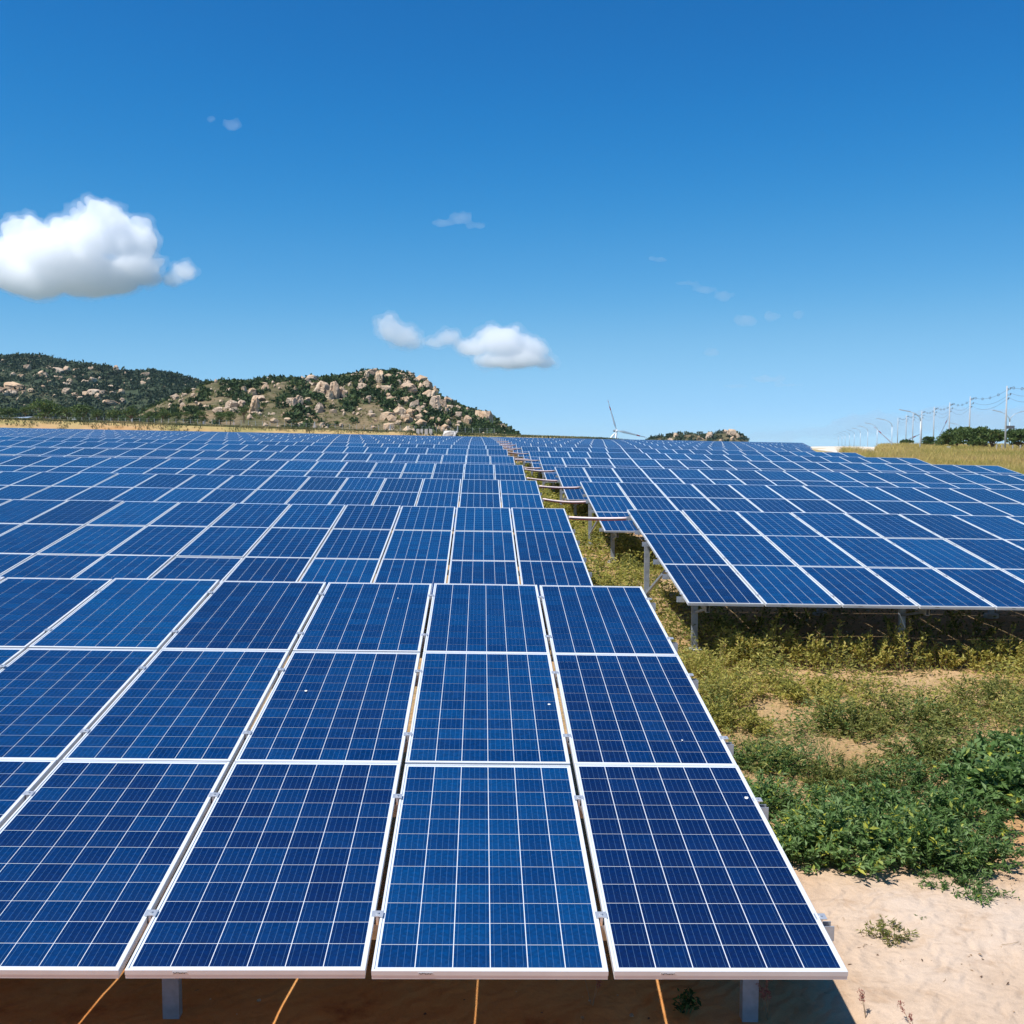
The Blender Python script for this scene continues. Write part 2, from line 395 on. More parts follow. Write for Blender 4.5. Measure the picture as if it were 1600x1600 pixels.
# ------------------------------------------------------------------ solar tables
W, LM, GX, GY, TAU = 0.992, 1.956, 0.025, 0.012, R(8.138)
PX = W + GX; PYV = LM + GY
DEP = 0.040; LIP = 0.011
CP = 0.1585; CS = 0.1540; CSY = 0.1537
def panel_mesh():
    """frame ring with lip, side walls and a white backsheet; origin at the middle of the bottom edge, y up the slope"""
    x0, x1, y0, y1 = -W / 2, W / 2, 0, LM
    def rect(d, z): return [(x0 + d, y0 + d, z), (x1 - d, y0 + d, z), (x1 - d, y1 - d, z), (x0 + d, y1 - d, z)]
    V = rect(LIP, -.0045) + rect(LIP, 0) + rect(.0015, 0) + rect(0, -.0015) + rect(0, -.022) + rect(.0015, -.0235) + rect(.0015, -DEP)
    F = [(0, 1, 2, 3)]; mi = [1]
    for r in range(6):
        for k in range(4):
            a, b = r * 4 + k, r * 4 + (k + 1) % 4
            F.append((a, a + 4, b + 4, b)); mi.append(0)
    F.append((24, 27, 26, 25)); mi.append(2)
    me = bpy.data.meshes.new('solar_panel'); me.from_pydata(V, [], F); me.polygons.foreach_set('material_index', mi)
    for m in ('frame_white', 'backsheet', 'underside'): me.materials.append(MATS[m])
    me.update(); return me
def cells_mesh(seed):
    r = np.random.default_rng(seed); V = []; F = []; T = []; UV = []
    for j in range(12):
        for i in range(6):
            cx, cy_ = (i - 2.5) * CP, LM / 2 + (j - 5.5) * CP; h, hy = CS / 2, CSY / 2
            o = len(V); V += [(cx - h, cy_ - hy, -.003), (cx + h, cy_ - hy, -.003), (cx + h, cy_ + hy, -.003), (cx - h, cy_ + hy, -.003)]
            F.append((o, o + 1, o + 2, o + 3)); T += [float(r.uniform(.1, .9))] * 4; UV += [(0, 0), (1, 0), (1, 1), (0, 1)]
    me = arr_mesh('cell', V, F, T)
    uv = me.uv_layers.new(name='UVMap'); uv.data.foreach_set('uv', np.array(UV, np.float32).ravel())
    me.materials.append(MATS['solar_cell']); return me
def single_cell_mesh():
    h, hy = CS / 2, CSY / 2
    V = [(-h, -hy, 0), (h, -hy, 0), (h, hy, 0), (-h, hy, 0), (-h, -hy, -.0012), (h, -hy, -.0012), (h, hy, -.0012), (-h, hy, -.0012)]
    F = [(0, 1, 2, 3), (0, 4, 5, 1), (1, 5, 6, 2), (2, 6, 7, 3), (3, 7, 4, 0)]
    me = bpy.data.meshes.new('cell'); me.from_pydata(V, [], F); me.update()
    attr(me, 'tint', [0.5] * 8)
    uv = me.uv_layers.new(name='UVMap')
    for l in me.loops: uv.data[l.index].uv = [(0, 0), (1, 0), (1, 1), (0, 1)][l.vertex_index % 4]
    me.materials.append(MATS['solar_cell']); return me
PANEL = panel_mesh(); CELLS = [cells_mesh(s) for s in range(6)]; CELL1 = single_cell_mesh()
def label_mesh():
    mb = MB(); rr = random.Random(3); x = 0
    mb.box((0, 0, 0), (.062, .0010, .0085), mi=0)
    for k in range(9):
        w = rr.choice([.003, .0045, .005]); mb.box((-.026 + k * .0065, -.0008, .001 * rr.choice([-1, 0, 1])), (w, .0006, .0052), mi=1)
    me = bpy.data.meshes.new('rating_label'); me.from_pydata(mb.v, [], mb.f); me.polygons.foreach_set('material_index', mb.mi)
    me.materials.append(MATS['frame_white']); me.materials.append(MATS['print_dark']); return me
LABEL = label_mesh()
def clamp_mesh():
    mb = MB(); mb.box((0, 0, .003), (.052, .045, .004)); mb.box((0, 0, -.022), (.012, .045, .044)); mb.tube([(0, 0, .005), (0, 0, .012)], .008, 6)
    me = bpy.data.meshes.new('clamp'); me.from_pydata(mb.v, [], mb.f); me.materials.append(MATS['clamp_metal']); return me
CLAMP = clamp_mesh()
PURLINS = [.40, 1.53]
CT, ST = math.cos(TAU), math.sin(TAU)
CROSS = -0.0187
def table_frame(ax, ay, az, xslope=CROSS):
    """matrix of the module plane: x along the row, y up the slope; origin at the right or left bottom corner"""
    ex = Vector((1, 0, xslope)).normalized(); ey = Vector((0, CT, ST)); ez = ex.cross(ey).normalized(); ey = ez.cross(ex)
    M = Matrix((ex, ey, ez)).transposed().to_4x4(); M.translation = (ax, ay, az); return M
def seqname(k): return ['front', 'second', 'third', 'fourth', 'fifth', 'sixth', 'seventh', 'eighth', 'ninth', 'tenth', 'eleventh', 'twelfth', 'thirteenth', 'fourteenth',
    'fifteenth', 'sixteenth', 'seventeenth', 'eighteenth', 'nineteenth', 'twentieth', 'twenty-first', 'twenty-second', 'twenty-third', 'twenty-fourth', 'twenty-fifth', 'twenty-sixth', 'twenty-seventh', 'twenty-eighth', 'twenty-ninth'][k]
BOXMESH = {}
def copy_mesh_obj(name, me, parent, M, color=None):
    o = bpy.data.objects.new(name, me); COL.objects.link(o); o.parent = parent; o.matrix_local = M
    if color is not None: o.color = color
    return o
def make_table(x_left, ncol, y0, z_at0, label, detail, group, posts_f, posts_r, purl_out=(.07, .07), single_cells=()):
    """detail 3: every part; 2: panels as parts, plain structure; 1: far, joined panels"""
    z_l = z_at0 + CROSS * x_left
    base = Vector((x_left + ncol * PX / 2, y0 + 3, float(G(x_left + ncol * PX / 2, y0 + 3))))
    root = empty('solar_table', base); tag(root, label, 'solar table', group)
    Mw = table_frame(x_left, y0, z_l); Mi = Matrix.Translation(-base) @ Mw
    wid = ncol * PX - GX
    if detail >= 2:
        for c in range(ncol):
            for r in range(3):
                jit = Matrix.Rotation(random.gauss(0, R(.12)), 4, 'X') @ Matrix.Rotation(random.gauss(0, R(.10)), 4, 'Y')
                Mp = Mi @ Matrix.Translation((W / 2 + c * PX, r * PYV, random.gauss(0, .0012))) @ jit
                tone = min(1, max(0, random.gauss(.5, .22)))
                if random.random() < .06: tone = 1.0
                if detail == 3 and y0 == 0: tone = {(1, 0): .06, (1, 1): .22, (1, 2): .40, (2, 0): .80, (2, 1): .72, (2, 2): .62, (3, 0): .30, (4, 0): .42}.get((ncol - c, r), tone)
                p = copy_mesh_obj('solar_panel', PANEL, root, Mp, (tone, 0, 0, 1))
                if (c, r) in single_cells:
                    for j in range(12):
                        for i in range(6):
                            t2 = min(1, max(0, tone + random.uniform(-.22, .22)))
                            copy_mesh_obj('cell', CELL1, p, Matrix.Translation(((i - 2.5) * CP, LM / 2 + (j - 5.5) * CP, -.0030)), (t2, 0, 0, 1))
                else:
                    q = copy_mesh_obj('cell', random.choice(CELLS), p, Matrix.Identity(4), (tone, 0, 0, 1)); q['kind'] = 'stuff'
                if detail == 3 and r == 0: copy_mesh_obj('rating_label', LABEL, p, Matrix.Translation((-.27, -.0010, -.012)))
        if detail == 3:
            for c in range(ncol - 1):
                for r in range(3):
                    for v in PURLINS: copy_mesh_obj('clamp', CLAMP, root, Mi @ Matrix.Translation(((c + 1) * PX - GX / 2, r * PYV + v, 0)))
            for xe in (-.008, wid + .008):
                for r in range(3):
                    for v in PURLINS: copy_mesh_obj('clamp', CLAMP, root, Mi @ Matrix.Translation((xe, r * PYV + v, -.004)))
    else:
        fr, ce = MB(), None
        V, F, T, UV = [], [], [], []
        for c in range(ncol):
            for r in range(3):
                J = Matrix.Translation((W / 2 + c * PX, r * PYV, random.gauss(0, .002))) @ Matrix.Rotation(random.gauss(0, R(.15)), 4, 'X')
                M = Mi @ J
                fr.box(M @ Vector((0, LM / 2, -DEP / 2)), (W, LM, DEP), M.to_3x3())
                t = random.random()
                o = len(V); e = .016
                for (x, y) in ((-W / 2 + e, e), (W / 2 - e, e), (W / 2 - e, LM - e), (-W / 2 + e, LM - e)): V.append(M @ Vector((x, y, .003)))
                F.append((o, o + 1, o + 2, o + 3)); T += [t] * 4; UV += [(0, 0), (1, 0), (1, 1), (0, 1)]
        o = fr.build('solar_panel', 'frame_white', root); o['kind'] = 'stuff'
        me = arr_mesh('cell', V, F, T); uv = me.uv_layers.new(name='UVMap'); uv.data.foreach_set('uv', np.array(UV, np.float32).ravel())
        q = link('cell', me, ['solar_cell_far'], o); q.color = (.5, 0, 0, 1); q['kind'] = 'stuff'
    # purlins
    pu = MB(); vs = [r * PYV + v for r in range(3) for v in PURLINS]
    for v in vs:
        a = Mi @ Vector((-purl_out[0], v, -DEP - .036)); b = Mi @ Vector((wid + purl_out[1], v, -DEP - .036))
        if detail >= 2:
            q = MB().channel((0, 0, 0), b - a, .055, .07, .006, up=(0, 0, 1)).build('purlin', 'galvanised', root, a)
        else: pu.beam(a, b, .05, .07)
    if detail < 2: pu.build('purlin', 'galvanised', root)['kind'] = 'stuff'
    # posts, rafters and braces
    far = MB()
    for k in range(max(len(posts_f), len(posts_r))):
        xf, xr = posts_f[min(k, len(posts_f) - 1)], posts_r[min(k, len(posts_r) - 1)]
        pts = []
        for x, v in ((xf, 1.10), (xr, 4.05)):
            top = Mi @ Vector((x, v, -DEP - .20)); wx, wy = top.x + base.x, top.y + base.y
            gz = float(G(wx, wy)) - base.z - .25
            pts.append((Vector((top.x, top.y, gz)), top))
        (fb, ft), (rb, rt) = pts
        ra, rz_ = Mi @ Vector((xf, .25, -DEP - .125)), Mi @ Vector((xr, 5.6, -DEP - .125))
        br0 = rb.lerp(rt, .42); br1 = Mi @ Vector((xr * .55 + xf * .45, 2.55, -DEP - .17))
        if detail >= 2:
            for b_, t_ in pts:
                po = MB().channel((0, 0, 0), t_ - b_, .085, .06, .006, up=(0, 1, 0)).build('post', 'galvanised', root, b_)
                if x_left > -2 or y0 > 1: MB().tube([(0, 0, .05), (0, 0, .27 + random.uniform(0, .08))], [.13, .12], 10).build('footing', 'concrete', po)
            MB().channel((0, 0, 0), rz_ - ra, .05, .09, .005).build('rafter', 'galvanised', root, ra)
            MB().beam((0, 0, 0), br1 - br0, .04, .04).build('brace', 'galvanised', root, br0)
            MB().beam((0, 0, 0), (Mi @ Vector((xf, .35, -DEP - .15))) - fb.lerp(ft, .78), .03, .03).build('brace', 'galvanised', root, fb.lerp(ft, .78))
        else:
            far.beam(fb, ft, .08, .06); far.beam(rb, rt, .08, .06); far.beam(ra, rz_, .05, .09)
    if detail < 2 and far.v: far.build('post', 'galvanised', root)['kind'] = 'stuff'
    return root, Mw

ROWL = [(0, 0, 0), (.008, 9.421, .155), (-.042, 18.270, .351), (-.073, 26.597, .587), (-.12, 35.2, .775), (-.17, 43.9, 1.0), (-.20, 52.6, 1.16)]
ROWR = [(1.141, 9.157, .174), (1.146, 18.306, .335), (1.066, 26.856, .539), (1.0, 35.6, .74), (.95, 44.3, .94), (.91, 53.0, 1.13), (.88, 61.7, 1.32)]
for k in range(8, 29):
    Y = 61.3 + (k - 8) * 8.7
    if Y < 226: ROWL.append((-.03 - .0035 * Y, Y, float(rise(Y))))
    if Y + 9 < 226: ROWR.append((1.06 - .003 * (Y + 9), Y + 9.1, float(rise(Y + 9.1))))
TABLES = {}
for k, (xe, y, z) in enumerate(ROWL):
    depth = y + 5.9 - CAMLOC[1]
    ncol = int(math.ceil((.4885 - .0306) * depth / PX + (1.55 + xe) / PX)) + 2
    det = 3 if k == 0 else 2 if k < 7 else 1
    done = 0; ti = 0
    while done < ncol:
        n = min(20, ncol - done)
        xl = xe - (done + n) * PX + GX
        wid = n * PX - GX
        pf = [wid - .12 - 3.05 * q for q in range(int((wid - .2) / 3.05) + 1)]
        pr = [wid - .12 - 3.05 * q for q in range(int((wid - .2) / 3.05) + 1)]
        where = 'beside the weedy aisle' if ti == 0 else ['', 'one table left of the aisle', 'two tables left of the aisle', 'three tables left of the aisle', 'four tables left of the aisle', 'five tables left of the aisle', 'six tables left of the aisle'][ti]
        lab = (f'{seqname(k)} row solar table of blue panels {where}, left array' if k else 'nearest solar table, blue panels with big visible cells, sandy ground at its corner')
        sc = {(n - 1 - q, 0) for q in range(4)} if k == 0 else ()
        TABLES['L', k, ti] = make_table(xl, n, y, z, lab, det, 'solar tables of the left array', pf if det >= 2 or k < 12 else [], pr if det >= 2 or k < 12 else [],
                                        (.0 if done + n < ncol else .07, .07 if ti == 0 else 0.0), sc)
        done += n; ti += 1
for k, (xe, y, z) in enumerate(ROWR):
    if k < 6: ncol = 20
    else: ncol = max(20, int(((1268 - 750) / FPX * (y - CAMLOC[1] + 2) - 1.55 - xe) / PX))
    det = 3 if k == 0 else 2 if k < 6 else 1
    done = 0; ti = 0
    while done < ncol:
        n = min(20, ncol - done)
        if 0 < ncol - done - n < 4: n = ncol - done
        xl = xe + done * PX
        wid = n * PX - GX
        pf = [.32 + 2.95 * q for q in range(int((wid - .3) / 2.95) + 1)]
        pr = [.10 + 2.95 * q for q in range(int((wid - .1) / 2.95) + 1)]
        where = 'beside the weedy aisle' if ti == 0 else ['', 'one table right of the aisle', 'two tables right of the aisle', 'three tables right of the aisle', 'four tables right of the aisle', 'five tables right of the aisle'][ti]
        lab = (f'{seqname(k)} row solar table of blue panels {where}, right array' if k else 'front solar table of the right array, above dark shade and yellow shrubs')
        TABLES['R', k, ti] = make_table(xl, n, y, z, lab, det, 'solar tables of the right array', pf if det >= 2 or k < 12 else [], pr if det >= 2 or k < 12 else [],
                                        (.07 if ti == 0 else 0, .07), ())
        done += n; ti += 1
# bird droppings on the front table (flat specks on the glass)
root, Mw = TABLES['L', 0, 0]
def speck(px, py, rad):
    o = np.array(CAMLOC); d = ray(px, py); nrm = np.array(Mw.to_3x3() @ Vector((0, 0, 1))); q = np.array(Mw.translation)
    t = np.dot(q - o, nrm) / np.dot(d, nrm); p = Vector(o + d * t) + Vector(nrm) * .0015
    mb = MB(); V = []
    for k in range(9):
        a = 2 * math.pi * k / 9; rr = rad * random.uniform(.7, 1.2)
        V.append(Mw.to_3x3() @ Vector((rr * math.cos(a), rr * math.sin(a) * 1.2, 0)))
    mb.add(V + [v + Vector(nrm) * .0015 for v in V], [tuple(range(9, 18))] + [(k, (k + 1) % 9, 9 + (k + 1) % 9, 9 + k) for k in range(9)])
    mb.build('dropping', 'dropping', root, p - root.location)
for a in ((1166, 1247, .012), (478, 1080, .011), (858, 1101, .010), (1066, 1157, .006), (622, 935, .006)): speck(*a)

# pale conduits with a thinner red tube beneath, hung across the aisle between the arrays
def top_pt(side, k, v, xoff):
    xe, y, z = (ROWL if side == 'L' else ROWR)[k]
    M = table_frame(xe, y, z + CROSS * xe); return M @ Vector((xoff, v, -DEP - .03))
for k in range(9):
    for q, v in enumerate((5.45,) if k < 1 else (5.45, 3.5)):
        if k + 1 >= len(ROWL) or k >= len(ROWR): continue
        a = top_pt('L', k + 1, v if q == 0 else v + .2, .05); b = top_pt('R', k, v, -.05)
        root = empty('conduit', (a + b) / 2)
        lab = 'pale pink conduit slung across the aisle, nearest of all, beside the front right table' if k == 0 else \
            f'pale pink conduit crossing the aisle at the {"upper edge" if q == 0 else "middle"} of the right array {seqname(k)} table'
        tag(root, lab, 'conduit', 'pink conduits across the aisle')
        sag = .012 + .03 * ((k * 37 + q * 17) % 5) / 5
        def curve(dz, s):
            return [a.lerp(b, t / 10) - root.location + Vector((0, 0, dz - s * 4 * (t / 10) * (1 - t / 10))) for t in range(11)]
        MB().tube(curve(0, sag), .021, 8).build('pipe', 'pipe_pink', root, smooth=True)
        MB().tube(curve(-.029, sag + .004), .011, 6).build('lower_tube', 'pipe_red', root, smooth=True)

# ------------------------------------------------------------------ plants near the camera
def unit(a): return a / np.maximum(np.linalg.norm(a, axis=-1, keepdims=True), 1e-9)
def leaf_mesh(name, P, D, N, L, Wd, tint, curl=.18):
    """one folded kite per leaf, from base P along D"""
    P, D = np.asarray(P, float), unit(np.asarray(D, float)); n = len(P)
    S = unit(np.cross(D, N)); N2 = np.cross(S, D); L = np.broadcast_to(L, n)[:, None]; Wd = np.broadcast_to(Wd, n)[:, None]
    mid = P + D * L * .45
    V = np.stack([P, mid + S * Wd / 2 + N2 * Wd * curl, P + D * L - N2 * L * .12, mid - S * Wd / 2 + N2 * Wd * curl], 1).reshape(-1, 3)
    return arr_mesh(name, V, np.arange(4 * n).reshape(n, 4), np.repeat(np.clip(tint, 0, 1), 4))
def rand_dirs(n, up=.3):
    d = rng.normal(size=(n, 3)); d[:, 2] = np.abs(d[:, 2]) * .6 + up * .3 - .2; return unit(d)
def shrub(name, label, cat, group, x, y, r, h, nst, nlf, ll, lw, mat, stem_mat, tmean=.5, lean=.6, spread=1.0, droop=.0):
    z = float(G(x, y)) - .01; root = empty(name, (x, y, z)); tag(root, label, cat, group)
    mb = MB(); P = []; D = []; T = []
    per = max(1, nlf // nst)
    for s in range(nst):
        a = rng.uniform(0, 2 * math.pi); rad = r * math.sqrt(rng.uniform(0, 1)) * spread
        b = np.array([math.cos(a) * rad * .45, math.sin(a) * rad * .45, 0])
        hh = h * (1 - .55 * (rad / (r * spread)) ** 2) * rng.uniform(.6, 1.12)
        tip = np.array([math.cos(a) * rad, math.sin(a) * rad, hh]) + rng.normal(size=3) * r * .06
        m = (b + tip) / 2 + np.array([0, 0, hh * .18]) + rng.normal(size=3) * r * .05
        ts = np.linspace(0, 1, 6); c = [(1 - t) ** 2 * b + 2 * t * (1 - t) * m + t * t * tip for t in ts]
        mb.tube(c, [.0042 * (1 - .7 * t) for t in ts], 3, cap=False)
        t = np.sort(rng.uniform(.12, 1.0, per)) ** .8
        pts = ((1 - t) ** 2)[:, None] * b + (2 * t * (1 - t))[:, None] * m + (t * t)[:, None] * tip
        dr = (2 * (1 - t))[:, None] * (m - b) + (2 * t)[:, None] * (tip - m); dr = unit(dr)
        P.append(pts + rng.normal(size=pts.shape) * ll * .25); side = rng.normal(size=pts.shape); side[:, 2] = side[:, 2] * .5 - droop
        D.append(unit(dr * lean + unit(side)))
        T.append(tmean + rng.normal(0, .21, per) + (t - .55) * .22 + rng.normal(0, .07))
    P, D, T = np.concatenate(P), np.concatenate(D), np.concatenate(T)
    k = len(P); N = unit(np.array([0, 0, 1.0]) + rng.normal(size=(k, 3)) * .55)
    odd = rng.random(k) < .005; T[odd] = 1.0
    s = rng.uniform(.55, 1.25, k)
    mb.build('stem', stem_mat, root)
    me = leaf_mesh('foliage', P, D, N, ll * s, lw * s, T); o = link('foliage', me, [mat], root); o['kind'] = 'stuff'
    return root
SB = 'weeds between the arrays'
shrub('leafy_bush', 'dense blue-green bush beside the nearest solar table, dark at its foot', 'bush', SB, 1.10, 3.20, .50, .42, 90, 4300, .062, .023, 'leaf_green', 'stem_green', .60)
shrub('leafy_bush', 'middle dense green bush on the edge of the bare sand', 'bush', SB, 1.62, 3.18, .48, .36, 80, 3800, .060, .022, 'leaf_green', 'stem_green', .56)
shrub('leafy_bush', 'low green bush sprawling to the right over bare sand', 'bush', SB, 2.05, 3.20, .40, .26, 60, 2600, .046, .015, 'leaf_green', 'stem_green', .42)
shrub('leafy_bush', 'smaller grey-green bush behind the dense bush near the table edge', 'bush', SB, 1.20, 3.95, .50, .28, 60, 3000, .048, .014, 'leaf_green', 'stem_green', .58)
shrub('leafy_bush', 'big-leaved bright green bush at the right edge of the picture', 'bush', SB, 2.85, 4.40, .50, .38, 60, 2400, .085, .040, 'leaf_green', 'stem_green', .50)
shrub('leafy_bush', 'tall big-leaved bush behind the bright green one, right edge', 'bush', SB, 3.20, 4.85, .50, .40, 55, 2300, .082, .038, 'leaf_green', 'stem_green', .52)
shrub('leafy_bush', 'fine-leaved green bush between the dense bush and the big-leaved bush', 'bush', SB, 2.15, 4.55, .62, .26, 80, 4200, .040, .012, 'leaf_green', 'stem_green', .38)
shrub('leafy_bush', 'low bright green weed clump close to the table edge, above the dense bush', 'bush', SB, 1.08, 5.35, .50, .20, 80, 3600, .042, .013, 'leaf_green', 'stem_green', .48)
shrub('leafy_bush', 'flat green weed patch in front of the dense bush, on the sand', 'bush', SB, 1.75, 2.72, .34, .12, 40, 1300, .040, .011, 'leaf_green', 'stem_green', .36)
shrub('leafy_sprig', 'thin sprig with paired oval leaves over bare sand at the right edge', 'sprig', SB, 2.32, 3.20, .30, .16, 7, 70, .055, .026, 'leaf_green', 'stem_dry', .45, .3)
shrub('weed_tuft', 'small grey-green weed tuft alone on the sand by the table corner', 'weed', SB, .98, 2.02, .17, .11, 26, 420, .036, .009, 'leaf_olive', 'stem_dry', .45)
shrub('weed_tuft', 'tiny sprout on bare sand just below the flat green patch', 'weed', SB, 1.28, 2.25, .07, .06, 8, 60, .030, .008, 'leaf_green', 'stem_dry', .4)
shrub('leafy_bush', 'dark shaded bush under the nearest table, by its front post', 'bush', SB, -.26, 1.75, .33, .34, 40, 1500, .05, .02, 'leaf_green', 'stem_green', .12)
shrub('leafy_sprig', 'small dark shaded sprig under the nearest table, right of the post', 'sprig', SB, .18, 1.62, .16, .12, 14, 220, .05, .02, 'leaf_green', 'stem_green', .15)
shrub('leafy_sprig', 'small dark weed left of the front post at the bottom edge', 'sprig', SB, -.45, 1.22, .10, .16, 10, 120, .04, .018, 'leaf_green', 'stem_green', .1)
for (x, y, r, h, n, ll, lw, m, t, lab) in [
        (1.58, 3.80, .44, .30, 2600, .058, .021, 'leaf_green', .50, 'rounded green bush filling the middle of the weedy bank, behind the dense bush'), (2.25, 3.80, .46, .30, 2600, .060, .022, 'leaf_green', .46, 'mid-green bush joining the dense bush to the big-leaved bush'),
        (1.70, 4.70, .50, .28, 2600, .046, .014, 'leaf_olive', .42, 'olive-green feathery plant above the rounded green bush'), (2.75, 5.35, .60, .34, 2800, .050, .018, 'leaf_olive', .44, 'grey-olive plant behind the tall big-leaved bush'),
        (3.6, 5.3, .60, .34, 2400, .06, .026, 'leaf_green', .5, 'broad green bush at the far right edge behind the big-leaved bushes'), (.80, 4.20, .40, .28, 2200, .050, .017, 'leaf_green', .54, 'small fresh green clump tight against the table edge, upper one'),
        (.70, 3.15, .34, .34, 2200, .056, .020, 'leaf_green', .56, 'small fresh green clump tight against the table edge, lower one'), (2.35, 6.45, .50, .26, 1900, .054, .020, 'leaf_olive', .5, 'low olive weed mound in the middle of the dry patch'),
        (3.1, 6.8, .70, .36, 3000, .052, .019, 'leaf_olive', .5, 'wide olive weed mound right of the dry patch'), (1.15, 6.4, .38, .28, 1500, .046, .017, 'leaf_yellow', .45, 'yellow-green weed mound by the table edge, below the aisle shrubs'),
        (4.3, 7.4, .70, .36, 2600, .052, .020, 'leaf_olive', .52, 'olive weed mound at the right edge under the right array front'), (2.4, 7.6, .60, .32, 2400, .052, .020, 'leaf_yellow', .5, 'yellowish weed mound in front of the second gap of the right array')]:
    shrub('leafy_bush', lab, 'bush', SB, x, y, r, h, 60, n, ll, lw, m, 'stem_green', t)
yl = [(1.22, 9.05, .30, .30), (1.75, 9.40, .34, .46), (1.98, 9.30, .34, .46), (2.35, 9.45, .36, .60), (2.75, 9.30, .34, .44), (3.15, 9.35, .38, .52), (3.62, 9.30, .36, .46), (4.08, 9.35, .34, .62),
      (4.55, 9.40, .30, .34), (5.05, 9.35, .34, .34), (5.5, 9.4, .36, .48), (5.95, 9.35, .38, .50)]
for k, (x, y, r, h) in enumerate(yl):
    shrub('weedy_shrub', f'sparse yellow-green shrub in front of the right array, {["first","second","third","fourth","fifth","sixth","seventh","eighth","ninth","tenth","eleventh","twelfth"][k]} from the aisle', 'shrub',
          'yellow shrubs along the front of the right array', x, y, r, h * 1.12, 30, 900, .060, .024, 'leaf_yellow', 'stem_dry', .54, .9)
al = [(.95, 6.6, .42, .30, .42), (1.15, 7.35, .45, .38, .55), (1.55, 7.9, .45, .32, .60), (1.05, 8.25, .40, .42, .58), (1.45, 8.7, .42, .42, .55), (.75, 9.3, .36, .35, .55), (.95, 10.4, .36, .40, .45), (.55, 11.2, .34, .40, .5),
      (.8, 12.3, .36, .35, .5), (.55, 13.6, .36, .38, .55), (.85, 15.0, .36, .32, .55)]
for k, (x, y, r, h, t) in enumerate(al):
    shrub('weedy_shrub', 'yellowing leafy shrub in the aisle, nearest the front table edge' if k == 0 else
          f'yellowing leafy shrub in the aisle, {["","second","third","fourth","fifth","sixth","seventh","eighth","ninth","tenth","eleventh"][k]} going back from the front table edge', 'shrub',
          'yellow shrubs in the aisle', x, y, r, h, 46, 1500, .046, .019, 'leaf_yellow', 'stem_dry', t)
for k, (x, y, r, h) in enumerate([(2.6, 10.6, .5, .75), (4.6, 10.5, .55, .8), (3.4, 11.6, .6, .6), (5.6, 10.9, .5, .7), (1.9, 11.0, .45, .5)]):
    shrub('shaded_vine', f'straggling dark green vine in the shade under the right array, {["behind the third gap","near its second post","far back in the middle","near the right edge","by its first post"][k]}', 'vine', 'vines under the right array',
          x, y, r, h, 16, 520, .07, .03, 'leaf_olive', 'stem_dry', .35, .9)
def cover(name, label, n, region, dens, hmax, ll, lw, mat, tmean, tvar=.2, scale_far=False):
    """low ground cover scattered where the density field allows"""
    x0, x1, y0, y1 = region; X = rng.uniform(x0, x1, n * 3); Y = y0 + (y1 - y0) * rng.uniform(0, 1, n * 3) ** (1.35 if scale_far else 1.0)
    d = dens(X, Y) * bare(X, Y) * (.18 + .82 * sstep(-.2, .25, fbm(X, Y, .42, 13.3, 2))); keep = rng.random(len(X)) < d; X, Y, d = X[keep][:n], Y[keep][:n], d[keep][:n]
    k = len(X); Z = G(X, Y); hum = sstep(-.15, .45, fbm(X, Y, .42, 13.3, 2)); hh = rng.uniform(0, 1, k) ** 1.25 * hmax * (.25 + .35 * d + .75 * hum)
    P = np.stack([X, Y, Z + hh], -1); D = rand_dirs(k, .4); N = unit(np.array([0, 0, 1.0]) + rng.normal(size=(k, 3)) * .6)
    s = rng.uniform(.6, 1.3, k) * (1 + (Y - y0) / 14 if scale_far else 1)
    T = tmean + rng.normal(0, tvar, k) * .8 + hh / hmax * .2 - .1
    tag(link(name, leaf_mesh(name, P, D, N, ll * s, lw * s, T), [mat]), kind='stuff')
def bare(X, Y):
    e = lambda cx, cy_, rx, ry: sstep(.75, 1.15, np.hypot((X - cx) / rx, (Y - cy_) / ry) + .25 * fbm(X, Y, .35, 91, 2))
    return e(1.85, 7.15, .62, .42) * e(1.75, 5.55, .36, .55) * e(2.6, 8.85, .95, .22) * e(4.3, 8.75, .9, .20) * e(2.95, 6.0, .5, .3)
def patch(s, seed, lo, hi):
    def f(X, Y): return sstep(lo, hi, fbm(X, Y, s, seed, 3))
    return f
inweeds = lambda X, Y: sstep(.55, 1.0, X) * sstep(4.3, 5.4, Y - .05 * X) * sstep(9.3, 8.9, Y)
cover('dry_weeds', '', 23000, (.5, 7, 4.2, 9.3), lambda X, Y: inweeds(X, Y) * (.10 + .9 * patch(.75, 4, -.12, .3)(X, Y)), .34, .060, .019, 'leaf_olive', .54)
cover('green_weeds', '', 14000, (.7, 6, 3.6, 7.8), lambda X, Y: patch(.6, 9, -.05, .3)(X, Y) * sstep(.6, 1.0, X) * sstep(3.4, 4.2, Y) * sstep(7.8, 6.2, Y), .24, .048, .016, 'leaf_green', .46)
cover('pale_weeds', '', 13000, (.5, 6.5, 6.5, 9.6), lambda X, Y: .15 + .85 * patch(.55, 21, -.1, .3)(X, Y), .36, .058, .021, 'leaf_yellow', .53)
cover('aisle_weeds', '', 42000, (-.3, 2.5, 9.2, 62), lambda X, Y: (.25 + .75 * patch(.9, 31, -.25, .2)(X, Y)), .30, .055, .024, 'leaf_yellow', .46, .22, True)
cover('aisle_green_weeds', '', 18000, (-.3, 2.4, 9.2, 62), lambda X, Y: patch(.8, 41, -.05, .25)(X, Y), .34, .06, .022, 'leaf_olive', .42, .22, True)
cover('shade_weeds', '', 5200, (1.2, 8, 9.8, 15), lambda X, Y: patch(.8, 51, -.05, .3)(X, Y), .30, .06, .024, 'leaf_olive', .22)  # weeds tinted dark to deepen the shade under the right front table
